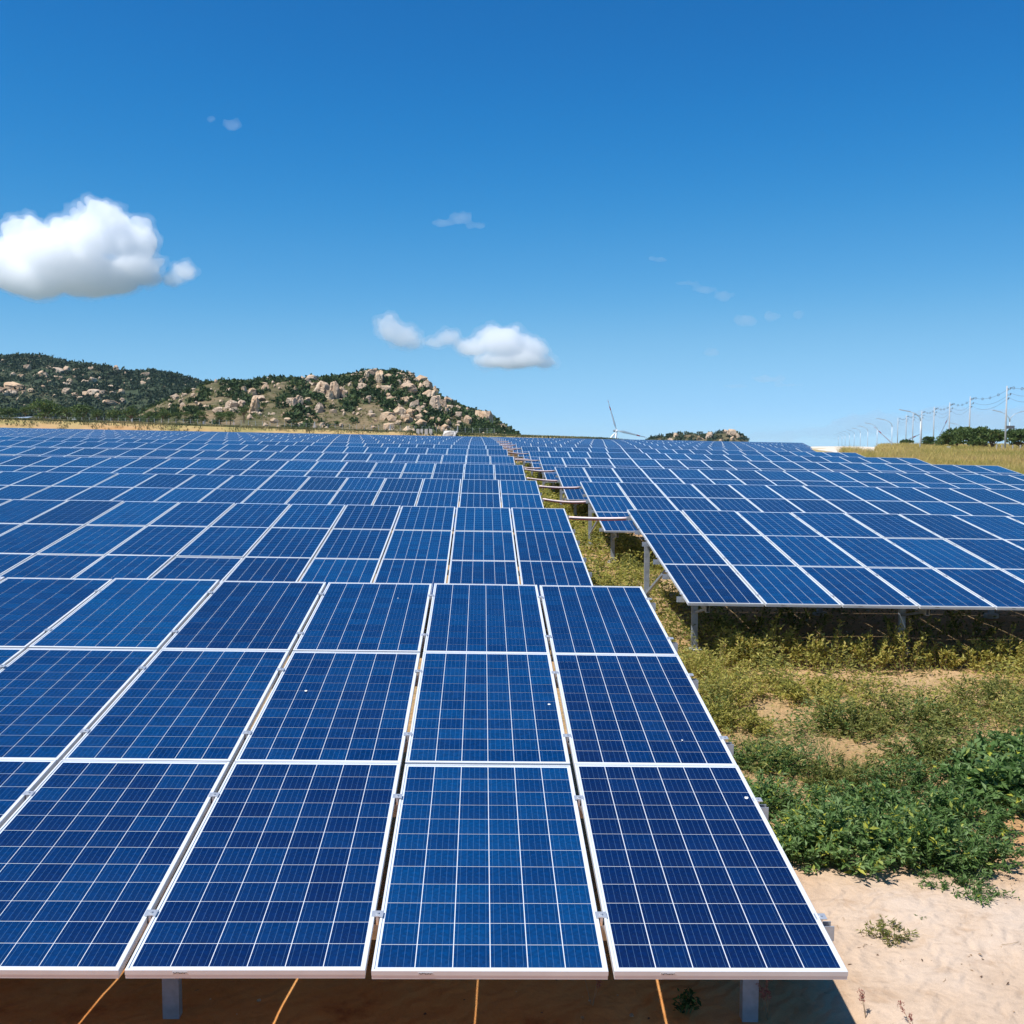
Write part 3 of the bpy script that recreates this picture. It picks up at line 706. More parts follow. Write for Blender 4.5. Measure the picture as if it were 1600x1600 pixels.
# dry grass blades among the weeds
def blades(name, X, Y, h, w, mat, T, lean=.35, zoff=0.0):
    k = len(X); Z = G(X, Y) + zoff; b = np.stack([X, Y, Z], -1); a = rng.uniform(0, 2 * math.pi, k)
    S = np.stack([np.cos(a), np.sin(a), np.zeros(k)], -1); Ld = rng.normal(size=(k, 2)) * lean
    h = np.broadcast_to(h, k) * rng.uniform(.55, 1.15, k); w = np.broadcast_to(w, k)
    tip = b + np.stack([Ld[:, 0] * h, Ld[:, 1] * h, h], -1); mid = b * .45 + tip * .55 + np.stack([-Ld[:, 0] * h * .18, -Ld[:, 1] * h * .18, h * .05], -1)
    V = np.stack([b - S * w[:, None] / 2, b + S * w[:, None] / 2, mid + S * w[:, None] * .35, tip], 1).reshape(-1, 3)
    V2 = V.reshape(-1, 4, 3).copy(); V2[:, 3] = mid - S * w[:, None] * .35
    Vt = np.stack([V2[:, 3], V2[:, 2], tip + S * w[:, None] * .08, tip - S * w[:, None] * .08], 1)
    Va = np.concatenate([V2, Vt], 1).reshape(-1, 3)
    F = np.arange(8 * k).reshape(-1, 4)
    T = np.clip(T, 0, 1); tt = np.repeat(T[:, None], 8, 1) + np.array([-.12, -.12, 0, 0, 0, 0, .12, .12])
    return tag(link(name, arr_mesh(name, Va, F, np.clip(tt, 0, 1)), [mat]), kind='stuff')
k = 2600; X = rng.uniform(.9, 6.5, k); Y = rng.uniform(4.6, 9.3, k); keep = fbm(X, Y, .8, 63) > -.05
blades('dry_grass', X[keep], Y[keep], .16, .004, 'grass_gold', rng.uniform(.2, .7, keep.sum()), .6)
k = 900; X = rng.uniform(.5, 1.9, k); Y = rng.uniform(4.9, 6.0, k)
blades('short_grass', X, Y, .13, .005, 'grass_green', rng.uniform(.2, .9, k), .6)
# fallen leaves and twigs on the sand
k = 900; X = np.concatenate([rng.uniform(-4, 4, 200), rng.uniform(.5, 3.6, 700)]); Y = np.concatenate([rng.uniform(-.5, 3, 200), rng.normal(3.2, 1.0, 700)])
P = np.stack([X, Y, G(X, Y) + .012], -1); D = rng.normal(size=(k, 3)); D[:, 2] *= .15
tag(link('dead_leaves', leaf_mesh('dead_leaves', P, D, unit(np.array([0, 0, 1.0]) + rng.normal(size=(k, 3)) * .3), rng.uniform(.015, .045, k), rng.uniform(.006, .016, k), rng.random(k)), ['dead_leaf']), kind='stuff')
n = 260; X = rng.uniform(-4, 4.2, n); Y = rng.uniform(-.6, 3.2, n); Z = G(X, Y)
b0 = bmesh.new(); bmesh.ops.create_icosphere(b0, subdivisions=1, radius=1); pv = np.array([v.co[:] for v in b0.verts]); pf = np.array([[v.index for v in f.verts] for f in b0.faces]); b0.free()
sv = [pv * (1 + rng.uniform(-.35, .35, (len(pv), 1))) * (.003 + .013 * rng.random() ** 3) * [1.2, 1, .7] + [X[i], Y[i], Z[i] + .012] for i in range(n)]
tag(link('pebbles', arr_mesh('pebbles', np.concatenate(sv), np.concatenate([pf + i * len(pv) for i in range(n)])), ['granite']), kind='stuff')
tw = MB()
for i in range(70):
    x, y = rng.uniform(.3, 3.6), rng.uniform(.6, 4.0); a, l = rng.uniform(0, 6.28), rng.uniform(.03, .14); z = float(G(x, y)) + .016
    tw.tube([(x, y, z), (x + math.cos(a) * l * .5, y + math.sin(a) * l * .5, z + .008), (x + math.cos(a + .3) * l, y + math.sin(a + .3) * l, z)], .0016, 3)
tag(tw.build('twig_litter', 'stem_dry'), kind='stuff')
# reddish grass stalks with seed heads at the bottom edge
for k, (x, y, h, nh, lab) in enumerate([(-.02, 1.12, .26, 5, 'reddish seed-head grass at the foot of the front post, in shade'), (.50, 1.08, .16, 2, 'single dull red seed-head stalk inside the shadow edge'),
                                        (.72, .98, .15, 2, 'lone seed-head grass stalk on bright sand, bottom right'), (-.95, 1.25, .22, 3, 'faint red seed heads beside a light streak under the table')]):
    root = empty('grass_stalk', (x, y, float(G(x, y)) - .02)); tag(root, lab, 'grass stalk', 'seed-head stalks at the front')
    mb = MB(); P = []; D = []
    for q in range(nh):
        a = rng.uniform(0, 6.28); l = rng.uniform(.03, .10); hh = h * rng.uniform(.75, 1.1)
        tip = np.array([math.cos(a) * l, math.sin(a) * l, hh]); mb.tube([(0, 0, 0), tuple(tip * .5 + [0, 0, hh * .08]), tuple(tip)], [.002, .0016, .001], 3)
        t = rng.uniform(.72, 1.0, 40); P.append(t[:, None] * tip + rng.normal(size=(40, 3)) * .006); D.append(rng.normal(size=(40, 3)) + [0, 0, 1])
    mb.build('stem', 'stem_dry', root); P = np.concatenate(P); D = np.concatenate(D)
    o = link('seed_head', leaf_mesh('seed_head', P, D, rng.normal(size=P.shape), .014, .005, rng.random(len(P))), ['seed_head'], root); o['kind'] = 'stuff'

# ------------------------------------------------------------------ grass field and sandy track on the right
def track_hit(X, Y):
    c = np.interp(Y, [120, 150, 200, 290, 380, 460], [47, 57, 71, 100, 131, 160]); w = np.interp(Y, [120, 150, 200, 290, 380, 460], [1.2, 2.2, 5, 12, 16, 18])
    return np.abs(X - c) < w
n = 150000; dd = 42 * (420 / 42) ** rng.random(n); px = rng.uniform(1270, 1660, n)
X = CAMLOC[0] + dd * (_f[0] + _r[0] * (px - 800) / FPX); Y = CAMLOC[1] + dd * (_f[1] + _r[1] * (px - 800) / FPX)
rowend = np.where(Y < 58, 22.4, 22.4 + (Y - 58) * .318)
keep = (X > rowend + .6) & ~track_hit(X, Y); X, Y, dd = X[keep], Y[keep], dd[keep]
T = .42 + .5 * fbm(X, Y, 9, 5, 3) + rng.normal(0, .12, len(X)) - .45 * sstep(90, 50, dd) * sstep(-.3, .3, fbm(X, Y, 6, 25, 2))
blades('tall_grass', X, Y, .80 + .35 * sstep(60, 130, dd) + .5 * fbm(X, Y, 11, 15, 3), .008 + dd * .00036, 'grass_gold', T, .34)
ys = np.linspace(110, 470, 60); V = []
for y in ys:
    c = np.interp(y, [110, 150, 200, 290, 380, 470], [44.5, 57, 71, 100, 131, 163]); w = np.interp(y, [110, 150, 200, 290, 380, 470], [.9, 2.2, 5, 12, 16, 18])
    for q in (-1, -.5, 0, .5, 1): V.append((c + q * w * (1 + .06 * math.sin(y * .4 + q)), y, float(G(c + q * w, y)) + .05 + .25 * (1 - q * q)))
I = np.arange(len(V)).reshape(-1, 5); F = np.stack([I[:-1, :-1], I[:-1, 1:], I[1:, 1:], I[1:, :-1]], -1).reshape(-1, 4)
tag(link('sandy_track', arr_mesh('sandy_track', V, F, smooth=True), ['path_sand']), kind='structure')

# ------------------------------------------------------------------ hills, boulders and scrub
class Hill:
    """ridge given as photo (x, y) pairs seen at depth D; front slope falls to the foot at depth D0, the back to D1"""
    def __init__(s, name, ridge, D, D0, D1, zfoot, mat, amp, seed, fpow=1.0):
        s.D, s.D0, s.D1, s.zf, s.amp, s.seed, s.fpow = D, D0, D1, zfoot, amp, seed, fpow
        rx = np.array([q[0] for q in ridge], float); ry = np.array([q[1] for q in ridge], float)
        s.rx = rx; s.rz = CAMLOC[2] + (690.0 - ry) / FPX * D
        px = np.arange(rx[0], rx[-1] + 1, 3.0); ds = np.concatenate([np.linspace(D0, D, 46), np.linspace(D, D1, 22)[1:]])
        PX_, DS = np.meshgrid(px, ds); X, Y = s.xy(PX_, DS); Z = s.z(PX_, DS, X, Y)
        V = np.stack([X, Y, Z], -1).reshape(-1, 3); I = np.arange(PX_.size).reshape(PX_.shape)
        F = np.stack([I[:-1, :-1], I[:-1, 1:], I[1:, 1:], I[1:, :-1]], -1).reshape(-1, 4)
        tag(link(name, arr_mesh(name, V, F, smooth=True), [mat]), kind='structure')
    def xy(s, px, d):
        return CAMLOC[0] + d * (_f[0] + _r[0] * (px - 800) / FPX), CAMLOC[1] + d * (_f[1] + _r[1] * (px - 800) / FPX)
    def z(s, px, d, X=None, Y=None):
        if X is None: X, Y = s.xy(np.asarray(px, float), np.asarray(d, float))
        top = np.interp(px, s.rx, s.rz); t = np.clip((d - s.D0) / (s.D - s.D0), 0, 1); b = np.clip((d - s.D) / (s.D1 - s.D), 0, 1)
        prof = (np.sin(t * math.pi / 2) ** 1.15) ** s.fpow * (1 - sstep(0, 1, b))
        n = fbm(X, Y, s.amp * 9, s.seed, 4) * s.amp
        return s.zf + (top - s.zf) * prof + n * (.35 + .65 * np.sin(np.clip(t, 0, .98) * math.pi)) * (prof > .02)
    def hit(s, x, y):
        """where the sight line through photo pixel (x, y) meets the slope"""
        ds = np.linspace(s.D0, s.D, 160); zl = CAMLOC[2] + (690.0 - y) / FPX * ds; zz = s.z(np.full(160, float(x)), ds)
        w = np.where(zz >= zl)[0]; d = ds[w[0]] if len(w) else s.D
        X, Y = s.xy(float(x), d); return np.array([X, Y, float(s.z(np.array([float(x)]), np.array([d]))[0])]), d
left = Hill('far_hill', [(-160, 604), (-110, 586), (-60, 576), (0, 567), (30, 563), (45, 562), (75, 564), (110, 572), (140, 579), (170, 581), (200, 586), (245, 587), (280, 594), (320, 603), (350, 607), (400, 615), (440, 620), (500, 645), (560, 690)], 900, 560, 1350, 2.5, 'hill_green', 5.0, 3.3, .9)
midh = Hill('rocky_hill', [(-150, 668), (60, 664), (190, 662), (225, 650), (260, 633), (300, 617), (340, 605), (380, 603), (420, 600), (460, 600), (485, 598), (530, 598), (560, 592), (580, 588), (600, 589), (625, 590), (650, 598), (670, 610), (690, 628), (720, 640), (740, 648), (760, 655), (775, 664), (790, 672), (806, 684), (815, 696)], 430, 300, 600, 2.2, 'hill_dry', 2.2, 8.1, .85)
righth = Hill('small_rocky_hill', [(1000, 694), (1012, 688), (1030, 684), (1060, 680), (1080, 679), (1100, 680), (1120, 678), (1140, 677), (1152, 680), (1162, 686), (1172, 694)], 620, 560, 700, -8, 'hill_dry', 1.0, 1.9)

def rock_mesh(name, seed, cuts=9, sub=3):
    """an angular block: a sphere cut by planes, with a few cracks"""
    r = random.Random(seed); bm = bmesh.new(); bmesh.ops.create_icosphere(bm, subdivisions=sub + 1, radius=1.25)
    pl = []
    for ax in (Vector((1, 0, 0)), Vector((-1, 0, 0)), Vector((0, 1, 0)), Vector((0, -1, 0)), Vector((0, 0, 1))):
        n = (ax + Vector((r.gauss(0, .28), r.gauss(0, .28), r.gauss(0, .22)))).normalized(); pl.append((n, r.uniform(.66, .95)))
    for k in range(cuts):
        n = Vector((r.gauss(0, 1), r.gauss(0, 1), abs(r.gauss(0, .8)))).normalized(); pl.append((n, r.uniform(.74, 1.0)))
    cr = [(Vector((r.gauss(0, 1), r.gauss(0, 1), r.gauss(0, .35))).normalized(), r.uniform(-.5, .5)) for _ in range(3)]
    for v in bm.verts:
        p = v.co.copy()
        for n, d in pl:
            e = p.dot(n) - d
            if e > 0: p -= n * e * .97
        for n, d in cr:
            e = abs(p.dot(n) - d + .06 * noise.noise(p * 2.5))
            if e < .07: p *= 1 - .16 * (1 - e / .07)
        p *= 1 + .055 * noise.fractal(p * 2.4 + Vector((seed, 0, 0)), 1, 2, 3); v.co = p
    me = bpy.data.meshes.new(name); bm.to_mesh(me); bm.free(); me.materials.append(MATS['granite'])
    me.polygons.foreach_set('use_smooth', [False] * len(me.polygons)); return me
ROCKS = [rock_mesh('boulder', s, 5 + s % 4) for s in range(10)]
def boulder(hill, x, y, w, h, label, seed, rz=None, group='boulders on the hills', d=None):
    p, dh = hill.hit(x, y + h * .42); d = d or dh
    sx, sz = w / FPX * d / 2 * 1.10, h / FPX * d / 2 * 1.18
    o = bpy.data.objects.new('boulder', ROCKS[seed % 10]); COL.objects.link(o)
    o.location = (p[0], p[1], p[2] + sz * .55); o.scale = (sx, (sx + sz) / 2, sz)
    o.rotation_euler = (random.uniform(-.2, .2), random.uniform(-.25, .25), random.uniform(0, 6.28) if rz is None else rz)
    tag(o, label, 'boulder', group); return o
MIDB = [(583, 586, 22, 18, 'square pale block crowning the rocky hill'), (595, 590, 14, 19, 'orange-sided block leaning on the crowning block of the rocky hill'), (489, 593, 19, 11, 'rounded domed boulder on the left skyline of the rocky hill'),
 (481, 597, 14, 7, 'flat ledge stone under the domed skyline boulder'), (507, 608, 21, 20, 'large cracked boulder left of the pointed slab'), (525, 610, 16, 27, 'tall pointed granite slab in the middle of the rocky hill'),
 (517, 618, 12, 14, 'broken block wedged between the cracked boulder and pointed slab'), (535, 613, 11, 15, 'dark-sided stone right of the pointed slab'), (541, 616, 8, 12, 'thin upright stone at the right end of the slab cluster'),
 (459, 629, 14, 17, 'left block of the pale cliff low on the rocky hill'), (470, 627, 12, 16, 'right block of the pale cliff low on the rocky hill'), (482, 627, 12, 10, 'grey stones trailing off the pale cliff'), (501, 639, 13, 15, 'knobbly outcrop alone below the cracked boulder'),
 (571, 596, 14, 11, 'upper stone of the pair below the crowning block'), (567, 606, 18, 13, 'lower stone of the pair below the crowning block'), (593, 609, 11, 10, 'grey round stone among bushes below the crown'), (577, 625, 10, 13, 'pale flat-faced stone in the bushes below the stone pair'),
 (600, 617, 7, 12, 'narrow left stone of the twin stones on the right slope'), (609, 621, 8, 11, 'rounded right stone of the twin stones on the right slope'), (548, 628, 10, 7, 'small pale stone right of the slab cluster'),
 (620, 588, 18, 9, 'jumbled summit stones just right of the crown'), (634, 590, 14, 8, 'flat summit stones under the skyline bushes'), (640, 606, 26, 11, 'long pale ledge across the upper right slope'), (650, 599, 16, 9, 'stone block above the long pale ledge'), (668, 603, 18, 14, 'dark-edged stone on the steep right skyline'),
 (672, 618, 22, 16, 'upper face of the great orange cliff on the right slope'), (681, 631, 20, 26, 'tall orange face of the great cliff on the right slope'), (692, 636, 13, 24, 'shaded right flank of the great cliff'), (699, 628, 12, 16, 'narrow slab on the skyline past the great cliff'),
 (634, 626, 11, 12, 'pale stone left below the great cliff'), (650, 634, 14, 15, 'crumbled stones at the foot of the great cliff'), (626, 642, 18, 13, 'sandy outcrop low on the right slope'), (641, 646, 12, 13, 'blocky stone beside the sandy outcrop'), (634, 654, 12, 9, 'lowest blocky stone above the white concrete blocks'), (662, 640, 9, 11, 'pale upright stone in the bushes under the great cliff'),
 (746, 636, 22, 11, 'top slab of the knob at the right end of the rocky hill'), (752, 650, 18, 19, 'orange body of the knob at the right end of the rocky hill'), (762, 652, 12, 20, 'dark right flank of the knob at the hill end'), (727, 642, 12, 8, 'pale stone left of the end knob'), (717, 648, 10, 10, 'pale stone in bushes between cliff and knob'),
 (731, 656, 9, 12, 'grey stone below and left of the end knob'), (745, 656, 12, 8, 'tilted slab under the end knob'), (718, 661, 11, 6, 'low stone in bushes near the white post'),
 (366, 632, 18, 14, 'left block of the outcrop on the rocky hill left shoulder'), (381, 632, 13, 11, 'middle block of the outcrop on the left shoulder'), (401, 634, 16, 26, 'tall split boulder on the left shoulder of the rocky hill'), (384, 611, 8, 13, 'upright stone high on the left shoulder'), (397, 614, 14, 12, 'tan block beside the upright stone on the left shoulder'),
 (418, 606, 11, 9, 'pale stone near the ridge, left shoulder'), (372, 640, 16, 8, 'flat stone below the left shoulder outcrop'), (390, 640, 9, 8, 'small stone left of the tall split boulder'), (431, 657, 12, 7, 'low pale stone above the orange bank'), (446, 649, 10, 7, 'small bright stone low on the slope left of the outcrop'), (451, 657, 14, 7, 'greyish stone low on the slope above the fence'),
 (473, 663, 12, 6, 'flat tan stone just above the fence'), (505, 664, 10, 6, 'tan stone by the tall fence pole'), (344, 642, 18, 8, 'flat pale ledge on the left shoulder slope'), (406, 622, 30, 8, 'broken pale ledge above the split boulder')]
for k, (x, y, w, h, lab) in enumerate(MIDB): boulder(midh, x, y, w, h, lab, k * 3 + 1)
LEFTB = [(71, 586, 8, 12, 'upright egg-shaped boulder in the middle of the far green hill'), (77, 588, 7, 9, 'smaller boulder leaning right of the egg-shaped one'), (49, 576, 8, 11, 'tilted pale boulder high on the far hill'), (54, 569, 9, 6, 'flat grey stone above the tilted boulder'), (62, 589, 9, 6, 'low stone left of the egg-shaped boulder'),
 (30, 605, 34, 10, 'long pinkish rock face on the far hill'), (4, 611, 14, 12, 'pale rock at the left picture edge'), (22, 614, 24, 8, 'sloping slab beside the rock at the left edge'), (98, 581, 16, 9, 'broken ledge stones left of the jagged pair'), (111, 580, 11, 10, 'jagged pair of stones on the far hill'), (100, 592, 7, 6, 'small stone below the jagged ledge'),
 (139, 618, 11, 11, 'left block of the big pale outcrop low on the far hill'), (153, 614, 18, 10, 'flat top of the big pale outcrop'), (158, 622, 10, 11, 'front block of the big pale outcrop'), (167, 614, 12, 8, 'right end of the big pale outcrop'), (122, 619, 12, 7, 'stone just left of the big pale outcrop'), (109, 613, 12, 9, 'angular stones above left of the big outcrop'), (130, 624, 11, 7, 'low stones under the big outcrop'),
 (178, 629, 24, 7, 'long low cliff above the foot trees'), (195, 627, 11, 9, 'squarish end of the long low cliff'), (150, 594, 11, 9, 'grey boulder in the dark right part of the far hill'), (139, 599, 16, 6, 'long slab left of the grey boulder'), (156, 604, 8, 6, 'round stone below the grey boulder'), (187, 577, 8, 9, 'pointed stone on the far skyline'), (195, 576, 10, 6, 'low stone right of the pointed skyline stone'),
 (204, 585, 12, 5, 'thin pale slab under the skyline'), (184, 606, 16, 6, 'pale streak of rock, right part of the far hill'), (194, 613, 11, 8, 'block under the pale streak of rock'), (180, 616, 12, 5, 'flat stone left of that block'), (104, 602, 16, 6, 'flat rock ledge below the jagged pair'), (83, 598, 6, 6, 'little round stone left of the flat ledge'), (115, 597, 10, 8, 'grey patch of rock in the centre'),
 (232, 586, 12, 8, 'pale rock under the skyline tree'), (238, 594, 8, 6, 'stone below the pale rock by the skyline tree'), (312, 600, 12, 6, 'white rock at the far hill right end'), (325, 598, 7, 7, 'rounded rock at the very right end of the far hill'), (281, 604, 6, 4, 'small pale stone near the right end of the far hill'), (12, 566, 7, 5, 'pale stone near the top left corner of the hill'), (21, 574, 5, 5, 'small stone below the top left one'),
 (28, 586, 8, 6, 'stone pair left of centre on the far hill'), (39, 590, 9, 7, 'clustered stones left of centre on the far hill'), (55, 612, 12, 5, 'pale ledge under the long rock face'), (43, 614, 7, 6, 'grey stone at the end of the sloping slab'), (83, 575, 10, 4, 'thin ledge left of the jagged pair, high up'), (128, 578, 14, 4, 'bright slab streak right of the jagged pair'), (148, 577, 15, 5, 'diagonal slab on the upper right slope')]
for k, (x, y, w, h, lab) in enumerate(LEFTB): boulder(left, x, y, w, h, lab, k * 5 + 2)
RIGHTB = [(1141, 674, 17, 13, 'great rounded boulder topping the small rocky hill'), (1131, 672, 9, 8, 'smaller dome left of the great rounded boulder'), (1107, 679, 14, 14, 'arched tan boulder in the middle of the small rocky hill'), (1092, 683, 12, 6, 'flat ledge stone left of the arched boulder'), (1055, 678, 10, 8, 'pale stones on the left of the small rocky hill'), (1045, 685, 12, 5, 'low white ledge at the left foot of the small hill'),
          (1125, 686, 8, 6, 'pale stone under the great rounded boulder'), (1143, 683, 7, 8, 'upright stone at the right of the small hill'), (1151, 679, 8, 10, 'end stone on the right slope of the small hill')]
for k, (x, y, w, h, lab) in enumerate(RIGHTB): boulder(righth, x, y + 2, w * .85, h * .78, lab, k * 7 + 3)

def clump_cloud(name, pts, radii, hts, cards, size, mat, tint_off=None, squash=1.0):
    """leafy clumps: many small leaf cards spread through each ellipsoid, joined into one mesh"""
    n = len(pts); idx = np.repeat(np.arange(n), cards); k = len(idx)
    d = unit(rng.normal(size=(k, 3))); d[:, 2] = np.abs(d[:, 2]) * 1.0 - .12
    rr = rng.random(k) ** .38; lump = 1 + .35 * np.sin(d[:, 0] * 5 + idx * 1.7) * np.cos(d[:, 1] * 6 + idx)
    off = d * (rr * lump)[:, None] * np.stack([radii[idx], radii[idx], hts[idx]], -1)
    P = pts[idx] + off; D = unit(rng.normal(size=(k, 3)) + d * .8); N = unit(d + rng.normal(size=(k, 3)) * .6)
    s = size * rng.uniform(.6, 1.4, k) * radii[idx]
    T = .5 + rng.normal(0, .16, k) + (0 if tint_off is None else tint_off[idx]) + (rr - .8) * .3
    me = leaf_mesh(name, P, D, N, s, s * .75, T); return me
def scrub(name, hill, n, dens, rpx, mat, x0, x1, tlo=0.0, cards=26, d0=None, tt=None):
    px = rng.uniform(x0, x1, n * 3); ds = (d0 or hill.D0) + (hill.D * 1.04 - (d0 or hill.D0)) * rng.random(n * 3)
    t = (ds - hill.D0) / (hill.D - hill.D0); k = rng.random(n * 3) < dens(px, t); px, ds = px[k][:n], ds[k][:n]
    X, Y = hill.xy(px, ds); Z = hill.z(px, ds, X, Y)
    r = rng.uniform(.55, 1.4, len(px)) * rpx / FPX * hill.D
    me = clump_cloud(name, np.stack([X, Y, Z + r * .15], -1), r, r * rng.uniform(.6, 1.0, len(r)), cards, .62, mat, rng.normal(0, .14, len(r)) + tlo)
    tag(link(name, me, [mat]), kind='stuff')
def dens_left(px, t): return .55 + .45 * sstep(.12, .0, t) + .3 * sstep(200, 260, px)
scrub('hillside_scrub', left, 5200, dens_left, 4.4, 'scrub_dark', -160, 470, 0, 22)
def dens_mid(px, t):
    n = sstep(-.1, .25, fbm(px * 1.0, t * 160, 38, 2.2, 3)); ridge = sstep(.86, .97, t)
    a = np.interp(px, [190, 240, 330, 380, 470, 560, 640, 700, 800], [.25, .10, .18, .35, .50, .60, .55, .85, .95])
    return np.clip(n * a * 1.5 + ridge * .75 + .05, 0, 1) * np.where((t < .25) & (px < 640), .55, 1)
scrub('rocky_hill_scrub', midh, 1900, dens_mid, 5.8, 'scrub_green', 190, 806, 0, 44)
scrub('rocky_hill_undergrowth', midh, 4200, lambda px, t: .35 + .6 * sstep(-.1, .2, fbm(px, t * 150, 22, 7.7, 3)), 1.7, 'leaf_olive', 200, 800, -.18, 14)
scrub('small_hill_scrub', righth, 190, lambda px, t: .8 + 0 * t, 4.2, 'scrub_dark', 1008, 1166, .1, 40)
# loose stones over the rocky slopes
def scree(name, hill, n, x0, x1, smin, smax, tmax=1.0):
    V = []; F = []; base = bmesh.new(); bmesh.ops.create_icosphere(base, subdivisions=1, radius=1); bv = np.array([v.co[:] for v in base.verts]); bf = np.array([[v.index for v in f.verts] for f in base.faces]); base.free()
    px = rng.uniform(x0, x1, n); ds = hill.D0 + (hill.D - hill.D0) * rng.random(n) * tmax; X, Y = hill.xy(px, ds); Z = hill.z(px, ds, X, Y)
    for i in range(n):
        s = (smin + (smax - smin) * rng.random() ** 2.5) / FPX * hill.D / 2
        v = bv * (1 + rng.uniform(-.45, .45, (len(bv), 1))) * s * rng.uniform(.6, 1.3, 3) + [X[i], Y[i], Z[i] + s * .3]
        F.append(bf + len(V) * len(bv)); V.append(v)
    tag(link(name, arr_mesh(name, np.concatenate(V), np.concatenate(F)), ['granite']), kind='stuff')
scree('rocky_hill_scree', midh, 900, 250, 790, 1.5, 9)
scree('crag_stones', midh, 130, 604, 706, 5, 17)
scree('far_hill_scree', left, 260, -100, 350, 2, 7)
scree('small_hill_scree', righth, 40, 1015, 1160, 2, 6)

# ------------------------------------------------------------------ trees
def tree(x, y, d, wpx, hpx, label, mat, group, layered=False, z=None, name='tree', cards=900, t0=0.0):
    """x: photo column, y: photo row of the foot, d: depth; crown wpx wide, whole tree hpx tall"""
    p = at(x, y, d); w, h = wpx / FPX * d, hpx / FPX * d
    root = empty(name, p); tag(root, label, 'tree', group)
    mb = MB(); th = h * .55; r0 = h * .035
    mb.tube([(0, 0, -1.0), (w * .01, 0, th * .5), (w * .03, 0, th)], [r0 * 1.3, r0, r0 * .6], 6)
    nb = 9; C = []
    for k in range(nb):
        a = 6.28 * k / nb + random.uniform(-.3, .3); rad = w * .5 * random.uniform(.35, .78); zz = h * (random.uniform(.22, .86) if not layered else random.choice([.42, .58, .72, .84]))
        rad *= 1 - .5 * max(0, (zz / h - .6))
        e = Vector((math.cos(a) * rad, math.sin(a) * rad, zz)); C.append(e)
        mb.tube([(0, 0, h * random.uniform(.2, .45)), tuple(e * .55 + Vector((0, 0, h * .12))), tuple(e)], [r0 * .6, r0 * .4, r0 * .15], 4)
    mb.build('trunk', 'bark', root)
    C += [Vector((random.gauss(0, w * .13), random.gauss(0, w * .13), h * random.uniform(.6, .88))) for _ in range(7)]
    pts = np.array([c[:] for c in C]); rad = np.array([w * random.uniform(.17, .27) for _ in C]); ht = rad * (.55 if layered else .78)
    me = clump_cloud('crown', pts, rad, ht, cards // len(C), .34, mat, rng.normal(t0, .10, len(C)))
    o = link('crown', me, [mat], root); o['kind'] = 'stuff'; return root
FT = [(14, 661, 34, 24, 'spreading green tree above the shed roof'), (70, 661, 50, 32, 'big round dark tree at the foot of the far hill'), (100, 660, 30, 22, 'bright green tree right of the big dark tree'), (128, 660, 40, 26, 'broad green tree behind the white box on the fence'), (152, 659, 24, 18, 'small green tree right of the broad one, hill foot'),
      (178, 660, 26, 18, 'low dark tree left of the round tree, hill foot'), (205, 661, 25, 27, 'round green tree at the hill foot under the low cliff'), (232, 660, 20, 16, 'grey-green bushy tree left of the hill spur'), (254, 660, 27, 18, 'flat dark tree at the start of the dry slope'), (276, 660, 18, 15, 'pale bushy tree on the dry slope foot'), (290, 661, 16, 18, 'small upright tree above the fence'),
      (316, 662, 22, 20, 'green round tree left of the orange track'), (344, 662, 24, 20, 'large leafy tree above the end of the fence, left half'), (360, 662, 20, 18, 'large leafy tree above the end of the fence, right half'), (381, 654, 22, 18, 'dark tree under the tall split boulder'), (411, 640, 14, 10, 'small tree right of the tall split boulder'), (40, 652, 22, 16, 'dark tree between shed and slope path')]
for k, (x, y, w, h, lab) in enumerate(FT): tree(x, y + 2, 292 - (8 if k % 2 else 0), w, h + 3, lab, 'crown_green', 'trees along the hill foot', t0=.04 * (k % 3) - .02)
for (x, y, w, h, d, lab) in [(1494, 709, 52, 40, 205, 'dark layered tree left in the clump beside the grass field'), (1520, 709, 54, 42, 190, 'tallest layered tree in the middle of the clump by the field'), (1549, 709, 50, 38, 198, 'layered tree at the right of the clump, left of the concrete pole'),
                             (1594, 709, 46, 36, 180, 'brownish green tree at the right picture edge behind the pole'), (1473, 707, 30, 25, 230, 'small dark bush tree at the left end of the clump'), (1450, 702, 20, 20, 260, 'small flat-topped tree between lamp posts'), (1416, 697, 22, 8, 330, 'low dark trees far off beside the first lamp post'), (1536, 709, 34, 34, 215, 'rounded tree filling the clump behind the tallest one')]:
    tree(x, y, d, w, h, lab, 'crown_green', 'trees beside the grass field', True, cards=2600, t0=.0)
for (x, y, w, h, lab) in [(629, 586, 10, 8, 'left of the three dark bushes on the summit'), (645, 591, 11, 11, 'round dark bush at the right of the summit'), (636, 590, 8, 7, 'low dark bush in the middle of the summit'), (706, 638, 18, 16, 'dark tree on the steep skyline past the great cliff'), (741, 647, 16, 12, 'dark bush hugging the left side of the end knob'), (236, 583, 8, 7, 'tiny skyline tree over the pale rock')]:
    p, d = (left if x < 300 else midh).hit(x, y + 2); tree(x, y + h * .55, d, w, h * 1.4, lab, 'scrub_dark', 'trees on the skyline', cards=500)

n = 42000; X = rng.uniform(-135, 40, n); Y = rng.uniform(233.5, 262, n); keep = fbm(X, Y, 5, 77, 3) > np.where(Y < 236, .05, -.35); X, Y = X[keep], Y[keep]
blades('bank_grass', X, Y, .55, .16, 'bank_weed', .4 + .6 * fbm(X, Y, 7, 5, 2) + rng.normal(0, .15, len(X)), .5)
